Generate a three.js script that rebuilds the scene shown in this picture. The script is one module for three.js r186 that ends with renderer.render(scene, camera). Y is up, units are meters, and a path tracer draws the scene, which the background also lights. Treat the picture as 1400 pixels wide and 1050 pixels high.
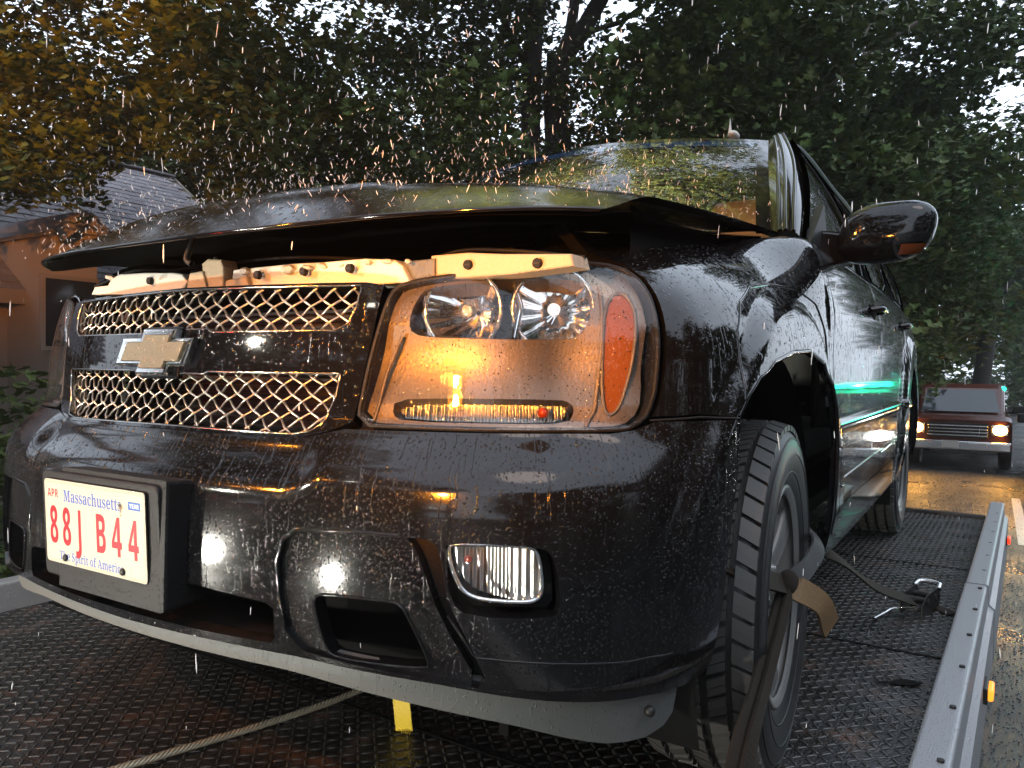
import * as THREE from 'three';
import { mergeGeometries } from 'three/addons/utils/BufferGeometryUtils.js';
import { RoundedBoxGeometry } from 'three/addons/geometries/RoundedBoxGeometry.js';
import { ImprovedNoise } from 'three/addons/math/ImprovedNoise.js';
import { RectAreaLightUniformsLib } from 'three/addons/lights/RectAreaLightUniformsLib.js';

// ------------------------------------------------------------------ camera
const V3 = (x, y, z) => new THREE.Vector3(x, y, z);
const scene = new THREE.Scene();
const CAM = { p: V3(1.2522, 0.8496, 0.8110), yaw: 0.5528, pitch: -0.0201, roll: 0.0106, f: 1063.7 };
const camera = new THREE.PerspectiveCamera(2 * Math.atan(525 / CAM.f) * 180 / Math.PI, 4 / 3, 0.05, 600);
const cy = Math.cos(CAM.yaw), sy = Math.sin(CAM.yaw), cp = Math.cos(CAM.pitch), sp = Math.sin(CAM.pitch);
const camF = V3(-sy * cp, sp, -cy * cp), camR0 = V3(cy, 0, -sy), camU0 = new THREE.Vector3().crossVectors(camR0, camF);
const camR = camR0.clone().multiplyScalar(Math.cos(CAM.roll)).addScaledVector(camU0, Math.sin(CAM.roll));
const camU = camU0.clone().multiplyScalar(Math.cos(CAM.roll)).addScaledVector(camR0, -Math.sin(CAM.roll));
camera.position.copy(CAM.p);
camera.quaternion.setFromRotationMatrix(new THREE.Matrix4().makeBasis(camR, camU, camF.clone().negate()));
scene.add(camera);
// a pixel of the 1400 x 1050 photograph gives a direction
const ray = (u, v) => camR.clone().multiplyScalar((u - 700) / CAM.f).addScaledVector(camU, (525 - v) / CAM.f).add(camF);
const project = p => { const q = p.clone().sub(CAM.p), d = q.dot(camF); return [700 + CAM.f * q.dot(camR) / d, 525 - CAM.f * q.dot(camU) / d, d]; };
const onY = (u, v, y) => { const d = ray(u, v); return CAM.p.clone().addScaledVector(d, (y - CAM.p.y) / d.y); };
const onX = (u, v, x) => { const d = ray(u, v); return CAM.p.clone().addScaledVector(d, (x - CAM.p.x) / d.x); };
const onZ = (u, v, z) => { const d = ray(u, v); return CAM.p.clone().addScaledVector(d, (z - CAM.p.z) / d.z); };

// ------------------------------------------------------------------ sky, sun, exposure
const renderer = new THREE.WebGLRenderer({ antialias: true });
renderer.toneMapping = THREE.LinearToneMapping;
renderer.toneMappingExposure = 1.12;
renderer.shadowMap.enabled = true;
RectAreaLightUniformsLib.init();
{
  const w = 64, h = 32, a = new Float32Array(w * h * 4);
  for (let j = 0; j < h; j++) for (let i = 0; i < w; i++) {
    const el = Math.max(0, ((j + 0.5) / h - 0.5) * 2), k = (j * w + i) * 4, g = Math.pow(1 - el, 3);
    const c = 1 + 0.05 * Math.sin(i * 0.39 + j * 0.5) + 0.04 * Math.sin(i * 0.98 - j * 0.7);
    a[k] = (0.80 + 0.14 * g) * c; a[k + 1] = (0.93 + 0.10 * g) * c; a[k + 2] = (1.13 + 0.02 * g) * c; a[k + 3] = 1;
  }
  const t = new THREE.DataTexture(a, w, h, THREE.RGBAFormat, THREE.FloatType);
  t.mapping = THREE.EquirectangularReflectionMapping; t.magFilter = THREE.LinearFilter; t.minFilter = THREE.LinearFilter; t.needsUpdate = true;
  scene.background = t; scene.environment = t;
}
const SKY = 1.7; scene.backgroundIntensity = SKY; scene.environmentIntensity = SKY;
const sun = new THREE.DirectionalLight(0xffe8d6, 0.35);
sun.position.set(9, 22, 6); sun.target.position.set(0, 0, -3); sun.castShadow = true; sun.shadow.radius = 40;
sun.shadow.mapSize.set(2048, 2048); Object.assign(sun.shadow.camera, { left: -20, right: 20, top: 20, bottom: -20, near: 1, far: 60 });
scene.add(sun, sun.target);

// ------------------------------------------------------------------ small helpers
let seed = 7; const rnd = () => { seed = (seed * 1664525 + 1013904223) >>> 0; return seed / 4294967296; };
const rr = (a, b) => a + (b - a) * rnd();
const clamp = (x, a, b) => Math.min(b, Math.max(a, x)), lerp = (a, b, t) => a + (b - a) * t;
const ss = (a, b, x) => { const t = clamp((x - a) / (b - a), 0, 1); return t * t * (3 - 2 * t); };
const noise = new ImprovedNoise();
const fbm = (x, y, z = 0) => noise.noise(x, y, z) * 0.55 + noise.noise(x * 2.1, y * 2.1, z + 3) * 0.28 + noise.noise(x * 4.3, y * 4.3, z + 7) * 0.17;
const taken = {};
const numbered = n => { const k = taken[n] = (taken[n] ?? -1) + 1; return k ? `${n}_${String(k).padStart(3, '0')}` : n; };
const shade = m => { m.castShadow = true; m.receiveShadow = true; return m; };
function put(name, geo, mat, parent) {               // one part: one named mesh
  const g = Array.isArray(geo) ? mergeGeometries(geo.map(x => { const y = x.index ? x.toNonIndexed() : x; for (const k of Object.keys(y.attributes)) if (!['position', 'normal', 'uv'].includes(k)) y.deleteAttribute(k); if (!y.attributes.uv) y.setAttribute('uv', new THREE.BufferAttribute(new Float32Array(y.attributes.position.count * 2), 2)); return y; })) : geo;
  const m = shade(new THREE.Mesh(g, mat)); m.name = name; parent.add(m); return m;
}
function thing(name, label, category, pos = [0, 0, 0], turn = 0, group) {
  const o = new THREE.Group(); o.name = numbered(name); o.position.set(...pos); o.rotation.y = turn;
  o.userData = { label, category }; if (group) o.userData.group = group; scene.add(o); return o;
}
function single(name, label, category, geo, mat, group) {
  const m = put(numbered(name), geo, mat, scene); m.userData = { label, category }; if (group) m.userData.group = group; return m;
}
function structure(name, geo, mat) { const m = put(name, geo, mat, scene); m.userData = { kind: 'structure' }; return m; }
const box = (w, h, d, x = 0, y = 0, z = 0, r = 0) => (r ? new RoundedBoxGeometry(w, h, d, 2, r) : new THREE.BoxGeometry(w, h, d)).translate(x, y, z);
const cyl = (r0, r1, h, n = 20) => new THREE.CylinderGeometry(r0, r1, h, n);
const tubeOf = (pts, r, n = 40, k = 8, closed = false) => new THREE.TubeGeometry(new THREE.CatmullRomCurve3(pts, closed, 'centripetal'), n, r, k, closed);
const rgb = (r, g, b) => new THREE.Color().setRGB(r, g, b);
function lin(points) {                               // piecewise smooth (monotone cubic) curve through points
  const xs = points.map(p => p[0]), ys = points.map(p => p[1]), n = xs.length, m = [];
  const dl = i => (ys[i + 1] - ys[i]) / (xs[i + 1] - xs[i]);
  for (let i = 0; i < n; i++) { if (i === 0) m.push(dl(0)); else if (i === n - 1) m.push(dl(n - 2)); else { const a = dl(i - 1), b = dl(i); m.push(a * b <= 0 ? 0 : 2 * a * b / (a + b)); } }
  return x => {
    if (x <= xs[0]) return ys[0] + (x - xs[0]) * 0; if (x >= xs[n - 1]) return ys[n - 1];
    let i = 0; while (x > xs[i + 1]) i++;
    const h = xs[i + 1] - xs[i], t = (x - xs[i]) / h, t2 = t * t, t3 = t2 * t;
    return (2 * t3 - 3 * t2 + 1) * ys[i] + (t3 - 2 * t2 + t) * h * m[i] + (-2 * t3 + 3 * t2) * ys[i + 1] + (t3 - t2) * h * m[i + 1];
  };
}
function texture(w, h, fn, srgb, rep) {              // fn(x, y) -> [r, g, b] 0..1, tileable only if fn is
  const a = new Uint8Array(w * h * 4);
  for (let j = 0; j < h; j++) for (let i = 0; i < w; i++) { const c = fn(i, j), k = (j * w + i) * 4; a[k] = clamp(c[0], 0, 1) * 255; a[k + 1] = clamp(c[1] ?? c[0], 0, 1) * 255; a[k + 2] = clamp(c[2] ?? c[0], 0, 1) * 255; a[k + 3] = 255; }
  const t = new THREE.DataTexture(a, w, h); t.wrapS = t.wrapT = THREE.RepeatWrapping; t.magFilter = THREE.LinearFilter; t.minFilter = THREE.LinearMipmapLinearFilter; t.generateMipmaps = true;
  if (srgb) t.colorSpace = THREE.SRGBColorSpace; if (rep) t.repeat.set(...rep); t.needsUpdate = true; return t;
}

// ------------------------------------------------------------------ the SUV's body shell S(s, v)
// s runs round the plan from the middle of the nose (0) along the car's left side (positive), v is height
const X0 = -0.055;                                   // the car stands a little left of the deck's middle
const planPts = [[-0.2, -0.008], [0, 0], [0.2, -0.008], [0.4, -0.034], [0.55, -0.072], [0.68, -0.125], [0.775, -0.19], [0.85, -0.275], [0.897, -0.375], [0.925, -0.50], [0.938, -0.65], [0.944, -0.9], [0.948, -1.4], [0.95, -2.2], [0.945, -3.2], [0.93, -4.0], [0.90, -4.5], [0.83, -4.72], [0.6, -4.82], [0, -4.86]];
const planCurve = new THREE.CatmullRomCurve3(planPts.map(p => V3(p[0], 0, p[1])), false, 'centripetal');
const PN = 1600, PT = [];
{ let L = 0, prev = null, zero = 0; for (let i = 0; i <= PN; i++) { const p = planCurve.getPoint(i / PN); if (prev) L += p.distanceTo(prev); PT.push([L, p.x, p.z]); prev = p; }
  let best = 9; for (const t of PT) if (Math.abs(t[1]) < best && t[2] > -0.1) { best = Math.abs(t[1]); zero = t[0]; } for (const t of PT) t[0] -= zero; }
function planAt(s) {                                 // [xr, z]
  const a = Math.abs(s), g = s < 0 ? -1 : 1;
  let lo = 0, hi = PN; while (hi - lo > 1) { const m = (lo + hi) >> 1; if (PT[m][0] > a) hi = m; else lo = m; }
  const A = PT[lo], B = PT[hi], t = (a - A[0]) / (B[0] - A[0]); return [g * lerp(A[1], B[1], t), lerp(A[2], B[2], t)];
}
const sAtZ = z => { for (const t of PT) if (t[0] > 0.3 && t[2] < z) return t[0]; return 5; };
const dFront = lin([[0.26, -0.07], [0.31, -0.035], [0.345, -0.012], [0.38, 0], [0.5, 0.004], [0.62, 0], [0.665, -0.006], [0.69, -0.018], [0.72, -0.045], [0.745, -0.07], [0.77, -0.084], [0.86, -0.094], [0.94, -0.108], [1.02, -0.135], [1.1, -0.20], [1.3, -0.4]]);
const dSide = lin([[0.26, -0.05], [0.31, -0.03], [0.38, -0.01], [0.5, 0], [0.66, 0.004], [0.8, 0.002], [0.85, 0]]);
const WZ = -0.90, WRZ = -3.77, WY = 0.372;           // wheel centres
const sWheel = sAtZ(WZ), sRear = sAtZ(WRZ), sDoor = sAtZ(-1.32);
const yTop = lin([[0.5, 1.0], [0.9, 1.035], [1.3, 1.105], [1.75, 1.17], [2.05, 1.20], [5, 1.20]]);
function S(s, v, off = 0) {
  const a = Math.abs(s), w = ss(0.82, 1.12, a), [x, z] = planAt(s), e = 1e-3, [x1, z1] = planAt(s + e), [x2, z2] = planAt(s - e);
  let nx = -(z1 - z2), nz = x1 - x2; const l = Math.hypot(nx, nz); nx /= l; nz /= l;
  const D = lerp(0.30, 0.075, ss(1.55, 2.0, a)), top = yTop(a);
  let dS, yS;
  if (v <= 0.85) { dS = dSide(v); yS = v; } else if (v <= 1.2) { const th = (v - 0.85) / 0.35 * Math.PI / 2, q = 0.9; dS = -D * (1 - Math.pow(Math.max(Math.cos(th), 1e-6), q)); yS = 0.85 + (top - 0.85) * Math.pow(Math.sin(th), q); } else { dS = -D - (v - 1.2); yS = top; }
  // raised lip round each wheel opening
  const rz = Math.min(Math.hypot((a - sWheel) / 1.06, v - WY - 0.03), Math.hypot((a - sRear) / 1.06, v - WY - 0.03));
  const fl = ss(0.585, 0.535, rz); dS += 0.022 * fl * ss(0.25, 0.5, v);
  // a soft crease along the doors
  if (a > 2) dS += 0.006 * Math.exp(-Math.pow((v - 0.95) / 0.05, 2));
  // valley of the nose above the number plate
  let dF = dFront(v); const mid = ss(0.44, 0.36, a);
  dF -= 0.020 * mid * Math.exp(-Math.pow((v - 0.695) / 0.035, 2));
  const d = lerp(dF, dS, w) + off, y = lerp(v, yS, w);
  return V3(X0 + x + nx * d, y, z + nz * d);
}
function Sn(s, v, off = 0) {
  const e = 2e-3, a = S(s + e, v, off).sub(S(s - e, v, off)), b = S(s, v + e, off).sub(S(s, v - e, off));
  return a.cross(b).normalize();
}
// pixel -> (s, v) on the shell, nearest to the eye
const GRID = [];
for (let s = -1.5; s < 4.9; s += 0.02) for (let v = 0.26; v <= 1.24; v += 0.02) { const p = S(s, v), n = Sn(s, v); if (n.dot(p.clone().sub(CAM.p)) > 0.02) continue; const q = project(p); if (q[2] > 0.1) GRID.push([q[0], q[1], q[2], s, v]); }
function hit(u, v, off = 0, sMin = -2, sMax = 6) {
  let best = null, bd = 1e9;
  for (const g of GRID) { if (g[3] < sMin || g[3] > sMax) continue; const d = Math.hypot(g[0] - u, g[1] - v) + g[2] * 12; if (d < bd) { bd = d; best = g; } }
  let s = best[3], w = best[4];
  for (let k = 0; k < 12; k++) {
    const q = project(S(s, w, off)), e = 1e-4, a = project(S(s + e, w, off)), b = project(S(s, w + e, off));
    const j = [(a[0] - q[0]) / e, (b[0] - q[0]) / e, (a[1] - q[1]) / e, (b[1] - q[1]) / e], det = j[0] * j[3] - j[1] * j[2];
    if (Math.abs(det) < 1e-3) break;
    const rx = u - q[0], ry = v - q[1];
    s += clamp((rx * j[3] - j[1] * ry) / det, -0.06, 0.06); w += clamp((j[0] * ry - j[2] * rx) / det, -0.06, 0.06);
  }
  return [s, w];
}
const hits = (list, off = 0, a, b) => list.map(p => hit(p[0], p[1], off, a, b));
// closed polygon with its corners rounded off by subdividing (Chaikin), keep = how often
function chaikin(p, n = 2) { for (; n--;) { const o = []; for (let i = 0; i < p.length; i++) { const a = p[i], b = p[(i + 1) % p.length]; o.push([a[0] * 0.75 + b[0] * 0.25, a[1] * 0.75 + b[1] * 0.25], [a[0] * 0.25 + b[0] * 0.75, a[1] * 0.25 + b[1] * 0.75]); } p = o; } return p; }
function dense(p, step = 0.02, closed = true) { const o = []; for (let i = 0; i < p.length - (closed ? 0 : 1); i++) { const a = p[i], b = p[(i + 1) % p.length], n = Math.max(1, Math.ceil(Math.hypot(b[0] - a[0], b[1] - a[1]) / step)); for (let k = 0; k < n; k++) o.push([lerp(a[0], b[0], k / n), lerp(a[1], b[1], k / n)]); } if (!closed) o.push(p[p.length - 1]); return o; }
const mirror = p => p.map(q => [-q[0], q[1]]).reverse();
const area2 = p => { let a = 0; for (let i = 0; i < p.length; i++) { const q = p[(i + 1) % p.length]; a += p[i][0] * q[1] - q[0] * p[i][1]; } return a; };
// a sheet cut from a map(s, v, off) by an outline with holes, with its edge turned in by thick
function sheet(outline, holes = [], o = {}) {
  const { map = S, off = 0, thick = 0.012, step = 0.025, back = false, rim = true } = o;
  const offf = typeof off === 'function' ? off : () => off;
  let out = dense(outline, step); if (area2(out) < 0) out.reverse();
  const hs = holes.map(h => { const q = dense(h, step); if (area2(q) > 0) q.reverse(); return q; });
  let P = [...out, ...hs.flat()].map(p => [p[0], p[1]]);
  let T = THREE.ShapeUtils.triangulateShape(out.map(p => new THREE.Vector2(...p)), hs.map(h => h.map(p => new THREE.Vector2(...p))));
  for (let pass = 0; pass < 9; pass++) {
    const mids = new Map(), N = []; let split = false;
    const mid = (a, b) => { if (Math.hypot(P[a][0] - P[b][0], P[a][1] - P[b][1]) <= step * 1.02) return -1; const k = a < b ? a * 1e6 + b : b * 1e6 + a; if (!mids.has(k)) { mids.set(k, P.length); P.push([(P[a][0] + P[b][0]) / 2, (P[a][1] + P[b][1]) / 2]); } split = true; return mids.get(k); };
    for (const [a, b, c] of T) {
      const ab = mid(a, b), bc = mid(b, c), ca = mid(c, a), n = (ab >= 0) + (bc >= 0) + (ca >= 0);
      if (!n) N.push([a, b, c]);
      else if (n === 3) N.push([a, ab, ca], [ab, b, bc], [ca, bc, c], [ab, bc, ca]);
      else if (n === 1) { if (ab >= 0) N.push([a, ab, c], [ab, b, c]); else if (bc >= 0) N.push([b, bc, a], [bc, c, a]); else N.push([c, ca, b], [ca, a, b]); }
      else { if (ab < 0) N.push([c, ca, bc], [ca, a, b], [ca, b, bc]); else if (bc < 0) N.push([a, ab, ca], [ab, b, c], [ab, c, ca]); else N.push([b, bc, ab], [bc, c, a], [bc, a, ab]); }
    }
    T = N; if (!split) break;
  }
  const pos = [], nor = [], uv = [], idx = [], flip = o.flip ? -1 : 1;
  const nrm = (s, v) => { const e = 2e-3, a = map(s + e, v, offf(s + e, v)).sub(map(s - e, v, offf(s - e, v))), b = map(s, v + e, offf(s, v + e)).sub(map(s, v - e, offf(s, v - e))); return a.cross(b).normalize().multiplyScalar(flip); };
  const add = (p, n, u) => { pos.push(p.x, p.y, p.z); nor.push(n.x, n.y, n.z); uv.push(u[0], u[1]); return pos.length / 3 - 1; };
  const NR = P.map(p => nrm(p[0], p[1])), PP = P.map(p => map(p[0], p[1], offf(p[0], p[1])));
  P.forEach((p, i) => add(PP[i], NR[i], p));
  for (const [a, b, c] of T) flip > 0 ? idx.push(a, b, c) : idx.push(a, c, b);
  const m = P.length;
  if (back) { P.forEach((p, i) => add(PP[i].clone().addScaledVector(NR[i], -thick), NR[i].clone().negate(), p)); for (const [a, b, c] of T) flip > 0 ? idx.push(m + a, m + c, m + b) : idx.push(m + a, m + b, m + c); }
  if (rim && thick) {
    let st = 0; for (const loop of [out, ...hs]) {
      const n = loop.length; for (let i = 0; i < n; i++) {
        const a = st + i, b = st + (i + 1) % n, pa = PP[a], pb = PP[b], qa = pa.clone().addScaledVector(NR[a], -thick), qb = pb.clone().addScaledVector(NR[b], -thick);
        const t = pb.clone().sub(pa), nn = t.cross(NR[a]).normalize();
        const i0 = add(pa, nn, P[a]), i1 = add(pb, nn, P[b]), i2 = add(qb, nn, P[b]), i3 = add(qa, nn, P[a]);
        flip > 0 ? idx.push(i0, i3, i2, i0, i2, i1) : idx.push(i0, i2, i3, i0, i1, i2);
      } st += n;
    }
  }
  const g = new THREE.BufferGeometry(); g.setAttribute('position', new THREE.Float32BufferAttribute(pos, 3)); g.setAttribute('normal', new THREE.Float32BufferAttribute(nor, 3)); g.setAttribute('uv', new THREE.Float32BufferAttribute(uv, 2)); g.setIndex(idx); return g;
}
// a rounded bead along a line on the shell
const bead = (line, r, o = {}) => tubeOf(dense(line, 0.02, !!o.closed).map(p => (o.map ?? S)(p[0], p[1], o.off ?? 0)), r, o.n ?? Math.max(24, line.length * 6), o.k ?? 6, !!o.closed);
// a grid surface f(i/n, j/m) -> Vector3
function gridSurf(n, m, f, o = {}) {
  const pos = [], uv = [], idx = []; for (let j = 0; j <= m; j++) for (let i = 0; i <= n; i++) { const p = f(i / n, j / m); pos.push(p.x, p.y, p.z); uv.push(...(o.uv ? o.uv(i / n, j / m, p) : [i / n, j / m])); }
  for (let j = 0; j < m; j++) for (let i = 0; i < n; i++) { const a = j * (n + 1) + i, b = a + 1, c = a + n + 1, d = c + 1; o.flip ? idx.push(a, c, b, b, c, d) : idx.push(a, b, c, b, d, c); }
  const g = new THREE.BufferGeometry(); g.setAttribute('position', new THREE.Float32BufferAttribute(pos, 3)); g.setAttribute('uv', new THREE.Float32BufferAttribute(uv, 2)); g.setIndex(idx); g.computeVertexNormals(); return g;
}
// ------------------------------------------------------------------ surfaces
function dropField(n, count, rMin, rMax, runs) {     // height field of water beads and runs, tiling
  const h = new Float32Array(n * n);
  const disc = (cx, cyy, r, k, sx = 1, sY = 1) => { for (let j = -Math.ceil(r * sY); j <= r * sY; j++) for (let i = -Math.ceil(r * sx); i <= r * sx; i++) { const q = (i / (r * sx)) ** 2 + (j / (r * sY)) ** 2; if (q < 1) { const at = ((Math.round(cyy) + j + n * 4) % n) * n + ((Math.round(cx) + i + n * 4) % n); h[at] = Math.max(h[at], k * Math.sqrt(1 - q)); } } };
  for (let i = 0; i < count; i++) { const r = rMin + (rMax - rMin) * Math.pow(rnd(), 3); disc(rnd() * n, rnd() * n, r, r / rMax, 1, rr(1, 1.35)); }
  for (let i = 0; i < runs; i++) { let x = rnd() * n, y = rnd() * n; const L = rr(30, 170), r = rr(1.4, 3.2); for (let k = 0; k < L; k += 1.5) { disc(x, y + k, r * (0.6 + 0.4 * noise.noise(x * 0.1, k * 0.06, i)), 0.34, 1, 1.6); x += noise.noise(i * 3.1, k * 0.04, 5) * 0.8; } disc(x, y, r * 1.7, 0.8, 1, 1.5); }
  return h;
}
const beadH = dropField(768, 1500, 1.2, 6.5, 34), fineH = dropField(768, 2600, 1.0, 4.2, 60);
const beadT = texture(768, 768, (i, j) => [beadH[j * 768 + i]], false, [2.6, 2.6]);
const fineT = texture(768, 768, (i, j) => [fineH[j * 768 + i]], false, [3.4, 3.4]);
const grainT = texture(512, 512, (i, j) => { const a = i / 512 * 2 * Math.PI, b = j / 512 * 2 * Math.PI; return [0.5 + 0.5 * fbm(Math.cos(a) * 9 + 20, Math.sin(a) * 9 + Math.cos(b) * 9, Math.sin(b) * 9)]; }, false, [3, 3]);
const filmT = texture(512, 512, (i, j) => { const a = i / 512 * 2 * Math.PI, b = j / 512 * 2 * Math.PI; const f = fbm(Math.cos(a) * 7 + 4, Math.sin(a) * 7 + Math.cos(b) * 1.2, Math.sin(b) * 1.2 + 9); return [0, 0.35 + 0.5 * clamp(0.5 + f * 1.5, 0, 1), 0]; }, false, [1.7, 1.7]);
const std = o => new THREE.MeshStandardMaterial(o), phy = o => new THREE.MeshPhysicalMaterial(o);
const M = {
  paint: phy({ color: rgb(0.0045, 0.0045, 0.005), roughness: 0.05, bumpMap: beadT, bumpScale: 0.00045 }),
  paintDry: phy({ color: rgb(0.0045, 0.0045, 0.005), roughness: 0.07 }),
  bumper: phy({ color: rgb(0.0055, 0.0055, 0.006), roughness: 0.09, bumpMap: fineT, bumpScale: 0.0010 }),
  hoodPaint: phy({ color: rgb(0.006, 0.0055, 0.005), roughness: 0.12, bumpMap: beadT, bumpScale: 0.0005 }),
  trimBlack: phy({ color: rgb(0.010, 0.010, 0.010), roughness: 0.5, specularIntensity: 0.5, bumpMap: fineT, bumpScale: 0.0006 }),
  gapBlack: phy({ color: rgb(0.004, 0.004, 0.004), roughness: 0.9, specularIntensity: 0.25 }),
  greyPlastic: std({ color: rgb(0.10, 0.105, 0.10), roughness: 0.5, bumpMap: fineT, bumpScale: 0.0010 }),
  chrome: std({ color: rgb(0.72, 0.72, 0.72), metalness: 1, roughness: 0.1, bumpMap: fineT, bumpScale: 0.0004 }),
  mirrorChrome: std({ color: rgb(0.85, 0.85, 0.85), metalness: 1, roughness: 0.06 }),
  meshMetal: std({ color: rgb(0.50, 0.46, 0.40), metalness: 0.9, roughness: 0.28 }),
  satin: std({ color: rgb(0.145, 0.122, 0.10), metalness: 0.7, roughness: 0.38, bumpMap: grainT, bumpScale: 0.0004 }),
  lens: phy({ color: rgb(1, 1, 1), transmission: 1, thickness: 0, roughness: 0.02, ior: 1.5 }),
  lensHazed: phy({ color: rgb(0.97, 0.97, 0.96), transmission: 1, thickness: 0, roughness: 0.02, ior: 1.5, bumpMap: fineT, bumpScale: 0.0006 }),
  amberLens: phy({ color: rgb(0.17, 0.045, 0.003), roughness: 0.5, specularIntensity: 0.3, bumpMap: grainT, bumpScale: 0.0006 }),
  redBulb: phy({ color: rgb(0.28, 0.035, 0.005), roughness: 0.15 }),
  gold: std({ color: rgb(0.36, 0.29, 0.18), metalness: 0.9, roughness: 0.25, bumpMap: fineT, bumpScale: 0.0005 }),
  glass: phy({ color: rgb(0.93, 0.97, 0.93), transmission: 1, thickness: 0, roughness: 0.01, ior: 1.52, bumpMap: fineT, bumpScale: 0.0006 }),
  rubber: std({ color: rgb(0.012, 0.012, 0.012), roughness: 0.42, bumpMap: grainT, bumpScale: 0.0006 }),
  tread: std({ color: rgb(0.048, 0.047, 0.043), roughness: 0.5, bumpMap: grainT, bumpScale: 0.0008 }),
  alloy: std({ color: rgb(0.19, 0.185, 0.175), metalness: 0.2, roughness: 0.4, bumpMap: grainT, bumpScale: 0.0005 }),
  darkSteel: std({ color: rgb(0.03, 0.028, 0.026), metalness: 0.5, roughness: 0.45 }),
  whitePlastic: std({ color: rgb(0.62, 0.60, 0.52), roughness: 0.45, bumpMap: grainT, bumpScale: 0.001 }),
  tanPlastic: std({ color: rgb(0.42, 0.32, 0.2), roughness: 0.55, bumpMap: grainT, bumpScale: 0.002 }),
  radiator: std({ color: rgb(0.05, 0.045, 0.04), metalness: 0.4, roughness: 0.5 }),
  reflector: std({ color: rgb(0.62, 0.62, 0.6), metalness: 1, roughness: 0.3 }),
  darkChrome: std({ color: rgb(0.34, 0.33, 0.31), metalness: 1, roughness: 0.16 }),
  mirrorLamp: phy({ color: rgb(0.10, 0.03, 0.004), roughness: 0.12 }),
  interior: std({ color: rgb(0.34, 0.31, 0.24), roughness: 0.85 }),
};
// ------------------------------------------------------------------ the SUV on the deck
const suv = thing('suv', 'black SUV with its hood ajar, strapped down on the wet flatbed deck', 'car', [X0, 0, -2.2]);
suv.updateMatrixWorld(); const toCar = new THREE.Matrix4().copy(suv.matrixWorld).invert();
const part = (name, geo, mat, parent = suv) => { const m = put(name, geo, mat, parent); m.geometry.applyMatrix4(toCar); return m; };   // shapes are laid out in scene metres, the thing's origin is between its wheels
const sub = (name, parent = suv) => { const g = new THREE.Group(); g.name = name; parent.add(g); return g; };
const both = f => { f(1); f(-1); };
const ms = (list, m) => m > 0 ? list : list.map(p => [-p[0], p[1]]);

const HINGE = [1.205, -1.30], OPEN = 0.098;           // hood hinge (y, z) and how far it stands open
// --- outlines read from the photograph, on the shell
const HL = hits([[557, 387], [620, 377], [700, 369], [760, 363], [807, 360], [845, 365], [868, 378], [886, 400], [898, 440], [900, 490], [895, 545], [878, 579], [845, 588], [700, 588], [560, 584], [486, 580], [500, 520], [518, 450], [536, 398]], 0, 0.3, 1.2);
const HLtop = hits([[578, 392], [640, 385], [700, 381], [785, 380], [806, 386], [815, 405], [816, 432], [803, 457], [786, 465], [671, 463], [586, 461], [556, 456], [552, 440], [562, 410]], 0, 0.3, 1.2);
const HLslot = hits([[533, 547], [600, 545], [771, 547], [788, 552], [792, 565], [782, 581], [700, 581], [543, 577], [529, 568]], 0, 0.3, 1.2);
const HLamber = hits([[840, 407], [860, 398], [877, 418], [880, 454], [871, 514], [857, 557], [843, 570], [834, 561], [830, 514], [832, 443]], 0, 0.3, 1.2);
const grillU = [[0, 0.992], [0.442, 0.985], [0.438, 0.95], [0.425, 0.921], [0.40, 0.909], [0.2, 0.909], [0.105, 0.909], [0.098, 0.915], [0, 0.915]];
const grillL = [[0, 0.834], [0.1, 0.834], [0.105, 0.838], [0.418, 0.838], [0.412, 0.80], [0.392, 0.757], [0.372, 0.743], [0.33, 0.737], [0.15, 0.738], [0, 0.739]];
const whole = half => { const l = half.filter(p => p[0] > 1e-6).map(p => [-p[0], p[1]]).reverse(); return [...half, ...l.slice(0)]; };
// --- bumper cover
const lipV = lin([[0, 0.398], [0.39, 0.401], [0.5, 0.394], [0.64, 0.384], [0.72, 0.373], [0.83, 0.357], [0.92, 0.347], [1.0, 0.342], [1.15, 0.335]]);
const bumpTop = lin([[0, 0.732], [0.36, 0.732], [0.44, 0.749], [0.93, 0.749], [0.97, 0.757], [1.0, 0.768], [1.2, 0.768]]);
const half = []; for (let s = 0; s <= 1.16; s += 0.04) half.push([s, bumpTop(s)]);
half.push([1.167, 0.768], [1.165, 0.70], [1.145, 0.62], [1.128, 0.52], [1.125, 0.42], [1.135, lipV(1.135)]); for (let s = 1.12; s >= -0.001; s -= 0.04) half.push([Math.max(s, 0), lipV(s)]);
const towHole = hits([[380, 800], [378, 768], [386, 737], [404, 724], [480, 727], [560, 734], [596, 741], [604, 770], [613, 825], [636, 870], [672, 944], [600, 931], [475, 907], [394, 884]], 0, 0, 1);
const towIn = hits([[380, 800], [378, 768], [386, 737], [404, 724], [480, 727], [545, 733], [562, 747], [575, 780], [600, 850], [658, 944], [600, 935], [475, 911], [394, 888]], 0, 0, 1);
const towOpen = hits([[424, 830], [426, 818], [436, 814], [530, 824], [545, 830], [556, 848], [586, 911], [578, 918], [457, 903], [440, 890]], 0, 0, 1);
const fogHole = hits([[606, 757], [612, 742], [680, 745], [741, 749], [756, 760], [765, 795], [767, 834], [757, 846], [640, 843], [616, 824]], 0, 0, 1.1);
const fogLens = hits([[611, 757], [615, 745], [680, 746], [724, 749], [737, 758], [743, 806], [735, 823], [706, 826], [654, 821], [632, 811], [618, 786]], 0, 0, 1.1);
const midHole = [[0, 0.487], [0.2, 0.487], [0.345, 0.478], [0.36, 0.47], [0.362, 0.425], [0.355, 0.415], [0.2, 0.413], [0, 0.413]];
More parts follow.
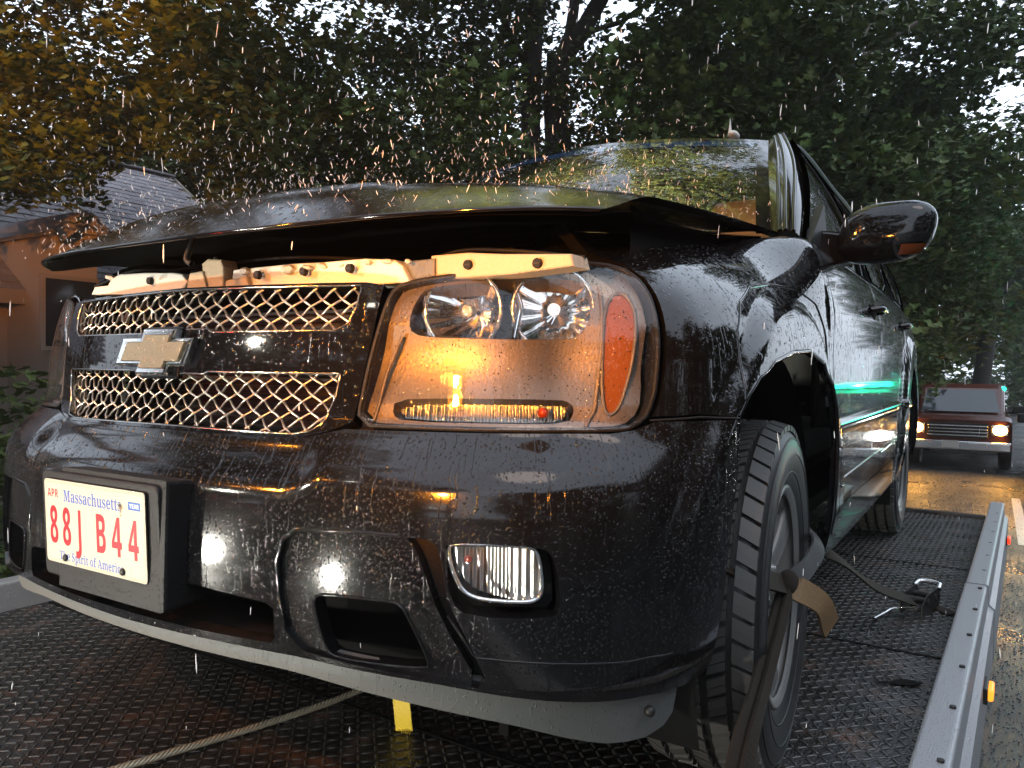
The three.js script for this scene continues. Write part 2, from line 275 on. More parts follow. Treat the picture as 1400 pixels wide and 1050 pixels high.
const bumper = part('bumper_cover', sheet(whole(half), [whole(midHole), ...[1, -1].flatMap(m => [ms(chaikin(towHole, 1), m), ms(chaikin(fogHole, 1), m)])], { step: 0.022, thick: 0.03 }), M.bumper);
both(m => {
  const bz = part('tow_hook_bezel', sheet(ms(chaikin(towIn, 1), m), [ms(chaikin(towOpen, 1), m)], { off: -0.010, thick: 0.03, step: 0.02 }), M.bumper, bumper);
  part('bezel_back', sheet(ms(chaikin(towHole, 1).map(p => [p[0], p[1]]), m), [ms(chaikin(towOpen, 1), m)], { off: -0.036, thick: 0, step: 0.03 }), M.trimBlack, bumper);
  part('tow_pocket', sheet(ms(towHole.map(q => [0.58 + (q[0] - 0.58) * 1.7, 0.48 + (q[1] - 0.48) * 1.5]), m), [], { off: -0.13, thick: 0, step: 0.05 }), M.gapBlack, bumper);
  part('bezel_edge', bead(ms([towIn[0], towIn[1], towIn[2], towIn[3], towIn[4], towIn[5]], m), 0.0035, { off: -0.001 }), M.bumper, bumper);
  part('opening_edge', bead(ms(chaikin(towOpen, 2), m), 0.0022, { off: -0.009, closed: true }), M.bumper, bumper);
  part('panel_crease', bead(ms(hits([[612, 842], [650, 899], [700, 905], [800, 908], [860, 905], [920, 893]], 0, 0, 1.2), m), 0.0022, { off: -0.0008 }), M.bumper, bumper);
  // fog lamp
  const fog = sub('fog_lamp');
  part('fog_recess', sheet(ms(fogHole, m), [], { off: -0.055, thick: 0, step: 0.04 }), M.trimBlack, fog);
  part('reflector', sheet(ms(chaikin(fogLens, 1), m), [], { off: (s, v) => -0.030 - 0.018 * Math.cos((Math.abs(s) - 0.675) * 30) + 0.0016 * Math.sin(s * 520), thick: 0, step: 0.004 }), M.reflector, fog);
  for (let k = 1; k < 9; k++) { const c = [0, 1].map(q => q), a = lerp(fogLens[0][0], fogLens[5][0], k / 9), lo = 0.548 - 0.03 * (k / 9), hi = lo + 0.055; part('lens_flute', bead(ms([[a, lo], [a - 0.004, hi]], m), 0.0026, { off: -0.012, n: 6, k: 5 }), M.lens, fog); }
  part('fog_bulb', new THREE.SphereGeometry(0.006, 12, 8).translate(...S(m * 0.675, 0.565, -0.028).toArray()), M.redBulb, fog);
  part('lens', sheet(ms(chaikin(fogLens, 1), m), [], { off: -0.006, thick: 0, step: 0.02 }), M.lensHazed, fog);
  part('lens_ring', bead(ms(chaikin(fogLens, 1), m), 0.0035, { off: -0.007, closed: true }), M.chrome, fog);
  // bumper side seam
  part('bumper_seam', bead(ms([[0.99, 0.770], [1.08, 0.774], [1.166, 0.770]], m), 0.0018, { off: 0.000 }), M.trimBlack, bumper);
});
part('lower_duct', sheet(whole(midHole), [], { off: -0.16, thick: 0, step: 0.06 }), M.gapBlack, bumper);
part('duct_floor', gridSurf(20, 2, (a, b) => S(lerp(-0.37, 0.37, a), 0.412, -0.03 - 0.13 * b)), M.trimBlack, bumper);
{ // grey air dam hanging below the lip
  const o = []; const lo = lin([[0, 0.366], [0.33, 0.366], [0.55, 0.344], [0.72, 0.318], [0.96, 0.262], [1.02, 0.262], [1.06, 0.29]]);
  for (let s = 0; s <= 1.06; s += 0.04) o.push([s, lipV(s) + 0.012]); o.push([1.07, lipV(1.07) + 0.012], [1.06, 0.29]); for (let s = 1.04; s >= -0.001; s -= 0.04) o.push([Math.max(0, s), lo(s)]);
  part('air_dam', sheet(whole(o), [], { off: (s, v) => -0.022 - dFront(v) * 0.55, thick: 0.008, back: true, step: 0.03 }), M.greyPlastic);
  both(m => part('dam_bolt', new THREE.SphereGeometry(0.009, 12, 8).translate(...S(m * 0.985, 0.315, 0.01).toArray()), M.darkSteel));
}
// --- nose panel with the two grilles
const nose = [[0, 0.996], [0.45, 0.99], [0.488, 0.985], [0.478, 0.90], [0.452, 0.762], [0.42, 0.748], [0.36, 0.733], [0, 0.733]];
part('nose_panel', sheet(whole(nose), [whole(grillU), whole(grillL)], { off: 0.001, thick: 0.03, step: 0.022 }), M.paint);
const inside = (p, poly) => { let c = false; for (let i = 0, j = poly.length - 1; i < poly.length; j = i++) if ((poly[i][1] > p[1]) !== (poly[j][1] > p[1]) && p[0] < (poly[j][0] - poly[i][0]) * (p[1] - poly[i][1]) / (poly[j][1] - poly[i][1]) + poly[i][0]) c = !c; return c; };
for (const [halfG, name] of [[grillU, 'upper_grille'], [grillL, 'lower_grille']]) {
  const poly = whole(halfG), g = sub('grille');
  part('grille_trim', bead(poly, 0.0024, { off: -0.001, closed: true, n: 160 }), M.darkChrome, g);
  { const wl = dense(poly, 0.02), n = wl.length; part('grille_surround', gridSurf(n, 1, (a, b) => { const q = wl[Math.round(a * n) % n]; return S(q[0], q[1], -0.002 - 0.030 * b); }), M.darkChrome, g); }
  const vs = poly.map(p => p[1]), v0 = Math.min(...vs), v1 = Math.max(...vs), W = 0.0440, H = 0.0285, vm = (v0 + v1) / 2;
  for (const dir of [1, -1]) for (let k = -24; k <= 24; k++) {
    let seg = []; const segs = [];
    for (let q = -0.06; q <= 0.06001; q += 0.0025) { const p = [k * W / 1 + W * 0.5 + dir * q * W / H, vm + q]; if (inside(p, poly)) seg.push([p[0], p[1], 0.0035 * Math.cos(q / H * Math.PI * 2) * dir]); else { if (seg.length > 3) segs.push(seg); seg = []; } }
    if (seg.length > 3) segs.push(seg);
    for (const sg of segs) part('mesh_bar', new THREE.TubeGeometry(new THREE.CatmullRomCurve3(sg.map(p => S(p[0], p[1], -0.014 + p[2]))), 14, 0.0021, 5), M.meshMetal, g);
  }
}
// --- emblem: a gold cross-shaped badge with a bright rim
{
  const g = sub('emblem'), c = 0.872, pts = [[-0.118, 0.026], [-0.052, 0.026], [-0.044, 0.046], [0.060, 0.046], [0.052, 0.026], [0.118, 0.026], [0.096, -0.026], [0.044, -0.026], [0.036, -0.046], [-0.060, -0.046], [-0.052, -0.026], [-0.138, -0.026]].map(p => [(p[0] + 0.008) * 0.86 - 0.036, p[1] * 0.84]);
  const shp = k => { const s = new THREE.Shape(); pts.forEach((p, i) => s[i ? 'lineTo' : 'moveTo'](p[0] * k - 0.0 * (1 - k), p[1] * (k - (1 - k) * 0.5))); return s; };
  const b = S(0, c, 0.0), tilt = -0.1, place = (geo, z) => geo.translate(0, 0, z).rotateX(tilt).translate(b.x, b.y, b.z);
  part('emblem_base', place(new THREE.ExtrudeGeometry(shp(1), { depth: 0.012, bevelThickness: 0.004, bevelSize: 0.005, bevelSegments: 2 }), 0.002), M.chrome, g);
  part('emblem_face', place(new THREE.ExtrudeGeometry(shp(0.86), { depth: 0.004, bevelThickness: 0.0015, bevelSize: 0.0015, bevelSegments: 1 }), 0.0165), M.gold, g);
  part('emblem_plinth', place(new RoundedBoxGeometry(0.115, 0.098, 0.012, 2, 0.004).translate(-0.03, 0, 0), -0.002), M.paintDry, g);
}
// --- radiator behind, supports and broken plastic under the hood
{
  const r = sub('radiator'); part('core', box(1.0, 0.52, 0.03, X0, 0.70, -0.34), M.radiator, r);
  for (let k = 0; k < 17; k++) part('cooling_fin', box(0.98, 0.006, 0.02, X0, 0.72 + k * 0.017, -0.318), M.darkSteel, r);
  part('top_tank', box(1.02, 0.05, 0.07, X0, 0.985, -0.34, 0.01), M.gapBlack, r);
  part('engine_cover', box(0.7, 0.12, 0.6, X0, 0.92, -0.80, 0.03), M.gapBlack); part('bay_floor', box(1.5, 0.02, 0.95, X0, 0.62, -0.82), M.gapBlack); part('bay_wall', gridSurf(20, 1, (a, b) => { const q = hoodP((a * 2 - 1) * 0.96, 0.955, 0.016); return V3(q.x, lerp(0.62, q.y, b), q.z); }), M.gapBlack);
  both(m => part('inner_fender', gridSurf(20, 1, (a, b) => { const q = hoodP(m * 0.93, lerp(0.34, 0.97, a), 0.016 + 0.03 * Math.sin(Math.PI * a)); return V3(q.x, lerp(0.62, q.y, b), q.z); }), M.gapBlack));
  const at = (u, v, z) => onZ(u, v, z);
  const slab = (name, mat, pts, z, depth, wob = 0) => { const s = new THREE.Shape(); pts.forEach((p, i) => { const q = at(p[0], p[1], z); s[i ? 'lineTo' : 'moveTo'](q.x, q.y + wob * (rnd() - 0.5)); }); return part(name, new THREE.ExtrudeGeometry(s, { depth, bevelThickness: 0.004, bevelSize: 0.003, bevelSegments: 2 }).translate(0, 0, z - depth), mat); };
  slab('broken_panel', M.whitePlastic, [[128, 402], [132, 394], [150, 392], [154, 384], [165, 377], [200, 375], [238, 375], [250, 377], [257, 386], [250, 396], [200, 402]], -0.19, 0.05);
  slab('broken_panel', M.whitePlastic, [[318, 396], [322, 371], [400, 363], [440, 361], [500, 356], [540, 358], [550, 365], [560, 385], [440, 392]], -0.20, 0.05);
  slab('broken_panel', M.tanPlastic, [[283, 396], [279, 362], [286, 356], [303, 357], [306, 366], [306, 396]], -0.185, 0.03);
  slab('broken_panel', M.tanPlastic, [[258, 396], [262, 378], [278, 374], [284, 396]], -0.18, 0.025, 0.01);
  slab('broken_panel', M.tanPlastic, [[306, 396], [308, 386], [338, 380], [342, 393]], -0.19, 0.03);
  slab('headlight_bracket', M.tanPlastic, [[592, 381], [593, 352], [640, 348], [690, 350], [780, 350], [783, 362], [700, 373]], -0.215, 0.05);
  slab('support_bar', M.greyPlastic, [[540, 384], [538, 366], [556, 360], [594, 356], [594, 379]], -0.21, 0.03);
  // torn foam edge, clips, bolts and loose wires on the broken header
  for (let k = 0; k < 16; k++) { const u = 150 + k * 27 + rr(-8, 8), q = at(u, (u < 258 ? 377 : lerp(371, 356, (u - 320) / 240)) + rr(-1, 3), -0.187 - 0.012 * rnd()); if (u > 250 && u < 325) continue; part('foam_chunk', new THREE.DodecahedronGeometry(rr(0.005, 0.012), 0).scale(rr(1, 2.2), rr(0.4, 0.8), 1).rotateZ(rr(-0.4, 0.4)).translate(q.x, q.y, q.z), M.whitePlastic); }
  for (const [u, v] of [[352, 376], [415, 371], [478, 367], [205, 384], [640, 362], [735, 360]]) { const q = at(u, v, u > 590 ? -0.209 : -0.182); part('retaining_clip', cyl(0.0075, 0.0085, 0.008, 12).rotateX(Math.PI / 2).translate(q.x, q.y, q.z), M.trimBlack); part('clip_slot', box(0.011, 0.002, 0.002, q.x, q.y, q.z + 0.004), M.darkSteel); }
  for (const [a, b, c, d] of [[[262, 372], [330, 358], [420, 352], [540, 357]], [[130, 392], [180, 371], [240, 369], [285, 362]], [[560, 372], [620, 345], [700, 343], [800, 352]]]) part('wire', tubeOf([a, b, c, d].map((q, i) => at(q[0], q[1], -0.245 - 0.01 * (i % 2))), 0.0035, 40, 6), M.trimBlack);
  part('latch_pin', tubeOf([at(296, 352, -0.19), at(296, 360, -0.19)], 0.006, 4), M.darkSteel);
}
// --- headlights
both(m => {
  const h = sub('headlight'), H0 = ms(HL, m), inset = (P, k) => { const c = P.reduce((a, p) => [a[0] + p[0] / P.length, a[1] + p[1] / P.length], [0, 0]); return P.map(p => [c[0] + (p[0] - c[0]) * k, c[1] + (p[1] - c[1]) * k]); };
  const body = chaikin(H0, 1), up = chaikin(ms(HLtop, m), 1), slot = chaikin(ms(HLslot, m), 1), amb = chaikin(ms(HLamber, m), 1);
  const curve = (s, v) => -0.020 - 0.012 * Math.sin(clamp((v - 0.79) / 0.13, 0, 1) * Math.PI);
  part('bezel', sheet(inset(body, 0.985), [up, slot, amb], { off: curve, thick: 0.05, step: 0.012 }), M.satin, h);
  part('back_shell', sheet(inset(body, 0.99), [], { off: -0.125, thick: 0, step: 0.04 }), M.satin, h);
  part('shell_wall', sheet(body, [inset(body, 0.985)], { off: -0.004, thick: 0.12, step: 0.03 }), M.trimBlack, h);
  part('bezel_ridge', bead(ms(hits([[818, 392], [822, 440], [819, 500], [812, 560], [800, 583]], -0.02, 0.3, 1.2), m), 0.004, { off: -0.018 }), M.satin, h);
  part('bezel_ridge', bead(ms(hits([[551, 460], [530, 510], [512, 575]], -0.02, 0.3, 1.2), m), 0.003, { off: -0.019 }), M.satin, h);
  for (const [u, v, r] of [[632, 424, 0.066], [757, 422, 0.066]]) {       // two bowls
    const p = hit(u, v, -0.03, 0.3, 1.2), c = S(m * p[0], p[1], -0.035), prof = []; for (let k = 0; k <= 12; k++) { const q = k / 12; prof.push(new THREE.Vector2(0.004 + r * Math.sqrt(q), q * 0.075)); }
    const n = Sn(m * p[0], p[1]); n.y = 0; n.normalize(); n.x *= 0.55; n.normalize();
    const turn = new THREE.Quaternion().setFromUnitVectors(V3(0, 1, 0), n), tf = g => g.applyQuaternion(turn).translate(c.x, c.y, c.z);
    const bowl = new THREE.LatheGeometry(prof, 40); { const P = bowl.attributes.position; for (let k = 0; k < P.count; k++) { const an = Math.atan2(P.getZ(k), P.getX(k)), rad = Math.hypot(P.getX(k), P.getZ(k)) * (1 + 0.035 * Math.sin(an * 14)); P.setX(k, Math.cos(an) * rad); P.setZ(k, Math.sin(an) * rad); } bowl.computeVertexNormals(); }
    part('reflector_bowl', tf(bowl.translate(0, -0.07, 0)), M.mirrorChrome, h);
    part('bulb', tf(new THREE.CapsuleGeometry(0.009, 0.03, 4, 10).translate(0, -0.045, 0)), M.lens, h);
    part('bulb_cap', tf(cyl(0.011, 0.011, 0.014, 12).translate(0, -0.024, 0)), M.chrome, h);
    part('bowl_ring', tf(new THREE.TorusGeometry(r * 1.01, 0.0035, 8, 40).rotateX(Math.PI / 2).translate(0, 0.002, 0)), M.chrome, h);
  }
  part('bowl_divider', bead(ms(hits([[702, 383], [712, 420], [704, 462]], -0.03, 0.3, 1.2), m), 0.006, { off: -0.045 }), M.mirrorChrome, h);
  part('slot_back', sheet(slot, [], { off: (s, v) => -0.052 + 0.003 * Math.sin(s * 420), thick: 0, step: 0.003 }), M.darkChrome, h);
  for (let k = 0; k < 22; k++) { const a = hit(548 + k * 11, 549, -0.03, 0.3, 1.2), b = hit(546 + k * 11, 576, -0.03, 0.3, 1.2); part('slot_prism', bead(ms([a, b], m), 0.0028, { off: -0.036, n: 4, k: 4 }), M.lens, h); }
  part('signal_bulb', new THREE.SphereGeometry(0.009, 14, 10).translate(...S(m * hit(744, 565, -0.03, 0.3, 1.2)[0], hit(744, 565, -0.03, 0.3, 1.2)[1], -0.04).toArray()), M.redBulb, h);
  part('side_reflector', sheet(amb, [], { off: (s, v) => -0.020, thick: 0.02, step: 0.02 }), M.amberLens, h);
  part('side_reflector_rim', bead(amb, 0.003, { off: -0.018, closed: true }), M.satin, h);
  part('lens', sheet(body, [], { off: 0.002, thick: 0, step: 0.02 }), M.lensHazed, h);
  part('lens_seal', bead(inset(body, 1.004), 0.0045, { off: -0.003, closed: true, n: 90 }), M.trimBlack, h);
});
// --- fenders
const arch = [[1.167, 0.772], [1.207, 0.808], [1.265, 0.839], [1.354, 0.861], [1.5, 0.874], [1.66, 0.876], [1.82, 0.860], [1.93, 0.82], [1.985, 0.76], [2.008, 0.66], [2.005, 0.52], [1.995, 0.43]];
const fenderOut = [...dense(arch, 0.05, false), [2.055, 0.43], [2.055, 0.9], [2.055, 1.2], [2.05, 1.30], [1.5, 1.29], [1.1, 1.28], [0.99, 1.22], [0.945, 1.14], [0.928, 1.085], [0.935, 1.062], [0.99, 1.062], [1.022, 1.055], [1.036, 1.02], [1.034, 0.98], [1.027, 0.92], [1.018, 0.85], [1.006, 0.795], [0.995, 0.776], [1.08, 0.779]];
both(m => {
  const f = part('fender', sheet(ms(fenderOut, m), [], { step: 0.024, thick: 0.02 }), M.paint);
  part('arch_lip', bead(ms(dense(arch, 0.05, false), m), 0.006, { off: -0.004 }), M.paintDry, f);
  part('fender_brow', bead(ms([[1.19, 0.80], [1.225, 0.90], [1.30, 0.955], [1.42, 0.985], [1.58, 0.992], [1.74, 0.983], [1.87, 0.955], [1.95, 0.905], [1.99, 0.83]].map(p => p), m), 0.004, { off: -0.0015 }), M.paintDry, f);
  // liner: a dark drum behind the opening
  const L = []; for (let k = 0; k <= 24; k++) { const a = Math.PI * (-0.12 + 1.24 * k / 24); L.push([Math.cos(a) * 0.47, Math.sin(a) * 0.50]); }
  for (const [zc, nm] of [[WZ, 'wheel_liner'], [WRZ, 'wheel_liner']]) part(nm, gridSurf(24, 3, (a, b) => { const p = L[Math.round(a * 24)]; return V3(X0 + m * lerp(0.90, 0.55, b), WY + 0.02 + p[1], zc + p[0]); }, { flip: m > 0 }), M.gapBlack);
  part('liner_back', box(0.02, 0.9, 1.0, X0 + m * 0.55, 0.62, WZ), M.gapBlack); part('liner_back', box(0.02, 0.9, 1.0, X0 + m * 0.55, 0.62, WRZ), M.gapBlack);
});
// --- hood, hinged at the back and standing ajar
function hoodP(a, t, drop = 0) {
  const W = lerp(0.785, 0.825, t), xr = a * W, zf = planZ(Math.abs(xr)) - 0.115, zr = -1.16 - 0.16 * a * a, tt = Math.pow(t, 1.35), z = lerp(zf, zr, tt);
  const dist = zf - z, roll = Math.pow(clamp(1 - dist / 0.17, 0, 1), 2.0);
  const base = 1.022 + 0.185 * Math.pow(tt, 0.85) + 0.022 * (1 - Math.pow(Math.abs(a), 2.4)) * (1 - 0.3 * tt) + 0.007 * ss(0.52, 0.40, Math.abs(a));
  const y = lerp(base + 0.010, 0.964 + 0.034 * a * a, roll) - drop;
  const zz = z + roll * 0.012, dy = y - HINGE[0], dz = zz - HINGE[1], c = Math.cos(OPEN), s = Math.sin(OPEN);
  return V3(X0 + xr, HINGE[0] + dy * c + dz * s, HINGE[1] - dy * s + dz * c);
}
function planZ(x) { for (let i = 1; i < PT.length; i++) if (PT[i][1] >= x && PT[i][0] >= 0) { const A = PT[i - 1], B = PT[i]; return lerp(A[2], B[2], clamp((x - A[1]) / (B[1] - A[1] + 1e-9), 0, 1)); } return -0.4; }
{
  const hood = part('hood', gridSurf(72, 60, (a, t) => hoodP(a * 2 - 1, t), { uv: (a, t, p) => [p.x, p.z] }), M.hoodPaint);
  part('hood_liner', gridSurf(48, 30, (a, t) => hoodP((a * 2 - 1) * 0.975, 0.03 + t * 0.955, 0.012 + 0.03 * Math.sin(Math.PI * t)), { flip: true }), M.gapBlack, hood);
  const rim = []; for (let k = 0; k <= 40; k++) rim.push([lerp(1, -1, k / 40), 0]); for (let k = 1; k <= 20; k++) { rim.push([-1, k / 20]); rim.unshift([1, k / 20]); }
  part('hood_edge', gridSurf(rim.length - 1, 1, (q, b) => { const r = rim[Math.round(q * (rim.length - 1))]; return hoodP(r[0] * lerp(1, 0.975, b), Math.max(r[1], 0) * lerp(1, 0.97, b) + 0.03 * b, r[1] > 0 ? b * 0.012 : b * 0.004 + 0.001); }), M.paintDry, hood);
  part('hood_lip', tubeOf(Array.from({ length: 41 }, (_, k) => hoodP(lerp(-1, 1, k / 40), 0.0)), 0.004, 120, 8), M.paintDry, hood);
  part('hood_catch', tubeOf([hoodP(0.03, 0.08, 0.03), hoodP(0.03, 0.06, 0.06), hoodP(0.05, 0.06, 0.07)], 0.006, 10), M.darkSteel, hood);
}
// --- doors, rockers, quarter panels
const zOf = s => planAt(s)[1];
const sF = 2.062, sB = sAtZ(-2.42), sC = sAtZ(-3.30);
both(m => {
  const door = (name, s0, s1, cut) => {
    const o = [[s0, 0.475], [s1 - (cut ? 0.18 : 0), 0.475], ...(cut ? [[s1 - 0.10, 0.60], [s1 - 0.02, 0.76], [s1, 0.84]] : []), [s1, 1.2], [s0, 1.2]];
    const d = part(name, sheet(ms(o, m), [], { step: 0.04, thick: 0.02 }), M.paint);
    part('side_moulding', sheet(ms([[s0 + 0.012, 0.675], [s1 - (cut ? 0.10 : 0.012), 0.675], [s1 - (cut ? 0.09 : 0.012), 0.725], [s0 + 0.012, 0.725]], m), [], { off: (s, v) => 0.010 - 14 * (v - 0.70) ** 2, thick: 0.012, step: 0.02 }), M.paintDry, d);
    const hs = s1 - 0.19, P = S(m * hs, 0.985, 0.0), n = Sn(m * hs, 0.985);
    part('handle_cup', new THREE.SphereGeometry(0.045, 16, 10).scale(0.18, 0.75, 1.3).translate(P.x, P.y, P.z), M.gapBlack, d);
    part('handle', tubeOf([V3(0, 0, 0.075), V3(0.03, 0.004, 0.06), V3(0.036, 0.006, 0), V3(0.03, 0.004, -0.06), V3(0, 0, -0.075)].map(q => V3(q.x * m, q.y, q.z)), 0.011, 24, 8).translate(P.x, P.y + 0.005, P.z), M.paintDry, d);
    part('lower_crease', bead(ms([[s0 + 0.01, 0.545], [s1 - (cut ? 0.16 : 0.01), 0.56]], m), 0.004, { off: -0.001 }), M.paintDry, d);
    return d;
  };
  door('front_door', sF, sB - 0.003, false); door('rear_door', sB + 0.003, sC + 0.22, true);
  part('rocker', sheet(ms([[2.0, 0.34], [sRear - 0.43, 0.34], [sRear - 0.42, 0.468], [2.0, 0.468]], m), [], { off: -0.004, thick: 0.03, step: 0.04 }), M.paintDry);
  const a2 = []; for (let k = 0; k <= 14; k++) { const a = Math.PI * (1 - k / 14); a2.push([sRear + Math.cos(a) * 0.43, WY + 0.05 + Math.sin(a) * 0.44]); }
  part('quarter_panel', sheet(ms([[sC + 0.226, 1.2], [sC + 0.226, 0.86], [sRear - 0.46, 0.70], [sRear - 0.44, 0.40], ...a2, [sRear + 0.45, 0.38], [5.25, 0.40], [5.25, 1.2]], m), [], { step: 0.04, thick: 0.02 }), M.paint);
});
part('tailgate', sheet([[5.25, 0.40], [6.30, 0.40], [6.30, 1.2], [5.25, 1.2]], [], { step: 0.08, thick: 0.02 }), M.paint);
part('tailgate', sheet([[-5.25, 0.40], [-6.28, 0.40], [-6.28, 1.2], [-5.25, 1.2]], [], { step: 0.08, thick: 0.02 }), M.paint);
part('underbody', box(1.5, 0.05, 4.0, X0, 0.36, -2.5), M.gapBlack);
part('cabin_floor', box(1.6, 0.04, 2.9, X0, 0.55, -2.85), M.gapBlack);
// --- glasshouse: side faces G(z, t)
const belt = z => S(sAtZ(z), 1.2).x - X0;
function G(m) { return (q, t, off = 0) => { const z = -q, b = belt(Math.max(z, -4.55)), top = lerp(0.675, 0.64, clamp((-z - 1.9) / 2.4, 0, 1)), x = lerp(b, top, t) + 0.035 * Math.sin(t * Math.PI) + off; return V3(X0 + m * x, lerp(yTop(3), 1.675 - 0.03 * ss(3.2, 4.5, -z), t), z); }; }
both(m => {
  const g = G(m), fl = m < 0, open = [[1.34, 0], [1.44, 0.18], [1.66, 0.52], [1.95, 0.87], [2.10, 1.0], [4.55, 1.0], [4.72, 0]];
  const w1 = [[1.385, 0.03], [1.475, 0.20], [1.695, 0.53], [1.985, 0.87], [2.07, 0.965], [2.20, 0.97], [2.33, 0.97], [2.38, 0.03]], w2 = [[2.47, 0.03], [2.46, 0.93], [3.28, 0.93], [3.36, 0.5], [3.34, 0.03]], w3 = [[3.46, 0.05], [3.42, 0.92], [4.32, 0.90], [4.48, 0.06]];
  part('window_frame', sheet(open, [chaikin(w1, 1), chaikin(w2, 1), chaikin(w3, 1)], { map: g, step: 0.06, thick: 0.012, flip: !fl }), M.paintDry);
  for (const w of [w1, w2, w3]) { part('side_window', sheet(chaikin(w, 1), [], { map: g, off: -0.012, step: 0.1, thick: 0, flip: !fl }), M.glass); part('window_seal', bead(chaikin(w, 1), 0.005, { map: g, off: 0.001, closed: true }), M.trimBlack); }
  part('belt_trim', bead([[1.36, 0.0], [2.4, 0.0], [3.4, 0.0], [4.6, 0.0]], 0.007, { map: g, off: 0.004 }), M.chrome);
  part('b_pillar_trim', sheet([[2.375, 0.02], [2.475, 0.02], [2.455, 0.94], [2.345, 0.94]], [], { map: g, off: 0.004, step: 0.08, thick: 0.006, flip: !fl }), M.trimBlack);
  // the front pillar: painted strip and two rubber channels between windscreen and door
  const A = (t, k, lift = 0) => { const w = wind(m, t), q = g(lerp(1.34, 2.06, ss(0, 1, t) * 0.5 + t * 0.5), t, 0.0); return w.lerp(q, k).add(V3(m * lift * 0.5, lift * 0.3, lift)); };
  part('front_pillar', gridSurf(8, 24, (a, t) => A(t, a, 0.030 * Math.sin(a * Math.PI)), { flip: m < 0 }), M.paintDry);
  for (const k of [0.2, 0.36, 0.62]) part('pillar_seal', tubeOf(Array.from({ length: 13 }, (_, i) => A(i / 12, k, 0.030 * Math.sin(k * Math.PI) + 0.001)), 0.0055, 40, 8), M.paintDry);
});
// --- windscreen W(a, t) and roof
function wind(a, t, off = 0) { const k = a * a; return V3(X0 + a * lerp(0.80, 0.635, t) * 1, lerp(1.195 + 0.022 * k, 1.675 - 0.03 * k, t) + 0.02 * Math.sin(t * Math.PI), lerp(-1.12 - 0.20 * k, -1.80 - 0.15 * k, t) + 0.02 * Math.sin(t * Math.PI) + off); }
part('windscreen', gridSurf(40, 24, (a, t) => wind((a * 2 - 1) * 0.965, lerp(0.02, 0.965, t)), { uv: (a, t, p) => [p.x, p.y] }), M.glass);
part('windscreen_border', [gridSurf(40, 2, (a, t) => wind((a * 2 - 1), lerp(0.955, 1.0, t), 0.003)), gridSurf(2, 24, (a, t) => wind(lerp(0.955, 1.0, a), t, 0.003)), gridSurf(2, 24, (a, t) => wind(lerp(-1.0, -0.955, a), t, 0.003))], M.paintDry);
part('tint_band', gridSurf(40, 3, (a, t) => wind((a * 2 - 1) * 0.95, lerp(0.865, 0.955, t), 0.002)), phy({ color: rgb(0.012, 0.03, 0.07), roughness: 0.03 }));
part('cowl', gridSurf(30, 4, (a, t) => { const p = wind(a * 2 - 1, 0.03); return V3(p.x, p.y - 0.03 * (1 - t) + 0.002, p.z + 0.14 * (1 - t)); }), M.gapBlack);
const roofG = gridSurf(30, 40, (a, t) => { const q = a * 2 - 1, z = lerp(-1.80 - 0.15 * q * q, -4.45, t), w = lerp(0.635, 0.655, ss(0, 0.06, t)) - 0.02 * t; return V3(X0 + q * w, 1.675 - 0.03 * q * q + 0.055 * Math.sin(Math.min(t * 1.6, 1) * Math.PI / 2) * (1 - q * q * q * q * 0.9) - 0.05 * ss(0.8, 1, t), z); });
part('roof', roofG, M.paintDry);
part('rear_window', gridSurf(10, 6, (a, t) => V3(X0 + (a * 2 - 1) * lerp(0.78, 0.62, t), lerp(1.19, 1.64, t), lerp(-4.76, -4.45, t))), M.glass);
both(m => part('roof_rail', tubeOf([V3(X0 + m * 0.60, 1.70, -2.35), V3(X0 + m * 0.60, 1.765, -2.5), V3(X0 + m * 0.60, 1.77, -3.4), V3(X0 + m * 0.59, 1.76, -4.1), V3(X0 + m * 0.585, 1.69, -4.25)], 0.014, 50, 8), M.trimBlack));
{ const q = onZ(1000, 181, -2.1), a = sub('antenna'); part('antenna_base', new THREE.SphereGeometry(0.03, 14, 8).scale(0.6, 0.5, 1.4).translate(q.x + 0.01, q.y - 0.012, q.z), M.whitePlastic, a); part('antenna_fin', new THREE.ConeGeometry(0.014, 0.075, 10).scale(0.55, 1, 1.3).translate(q.x - 0.005, q.y + 0.02, q.z), M.whitePlastic, a); }
// cabin: dashboard, seats, steering wheel, inside mirror
part('dashboard', box(1.45, 0.22, 0.40, X0, 1.06, -1.55, 0.06), M.gapBlack);
for (const m of [1, -1]) { const s = sub('seat'); part('seat_back', box(0.5, 0.62, 0.14, X0 + m * 0.37, 1.10, -2.55, 0.06), M.interior, s); part('headrest', box(0.27, 0.18, 0.10, X0 + m * 0.37, 1.50, -2.60, 0.05), M.interior, s); part('seat_cushion', box(0.5, 0.15, 0.5, X0 + m * 0.37, 0.78, -2.28, 0.05), M.interior, s); }
part('rear_seat', box(1.3, 0.62, 0.16, X0, 1.08, -3.45, 0.06), M.interior);
part('steering_wheel', new THREE.TorusGeometry(0.18, 0.016, 10, 36).rotateX(-0.5).translate(X0 + 0.37, 1.14, -1.86), M.trimBlack);
part('inside_mirror', box(0.25, 0.075, 0.03, X0 + 0.02, 1.54, -1.74, 0.014), M.trimBlack);
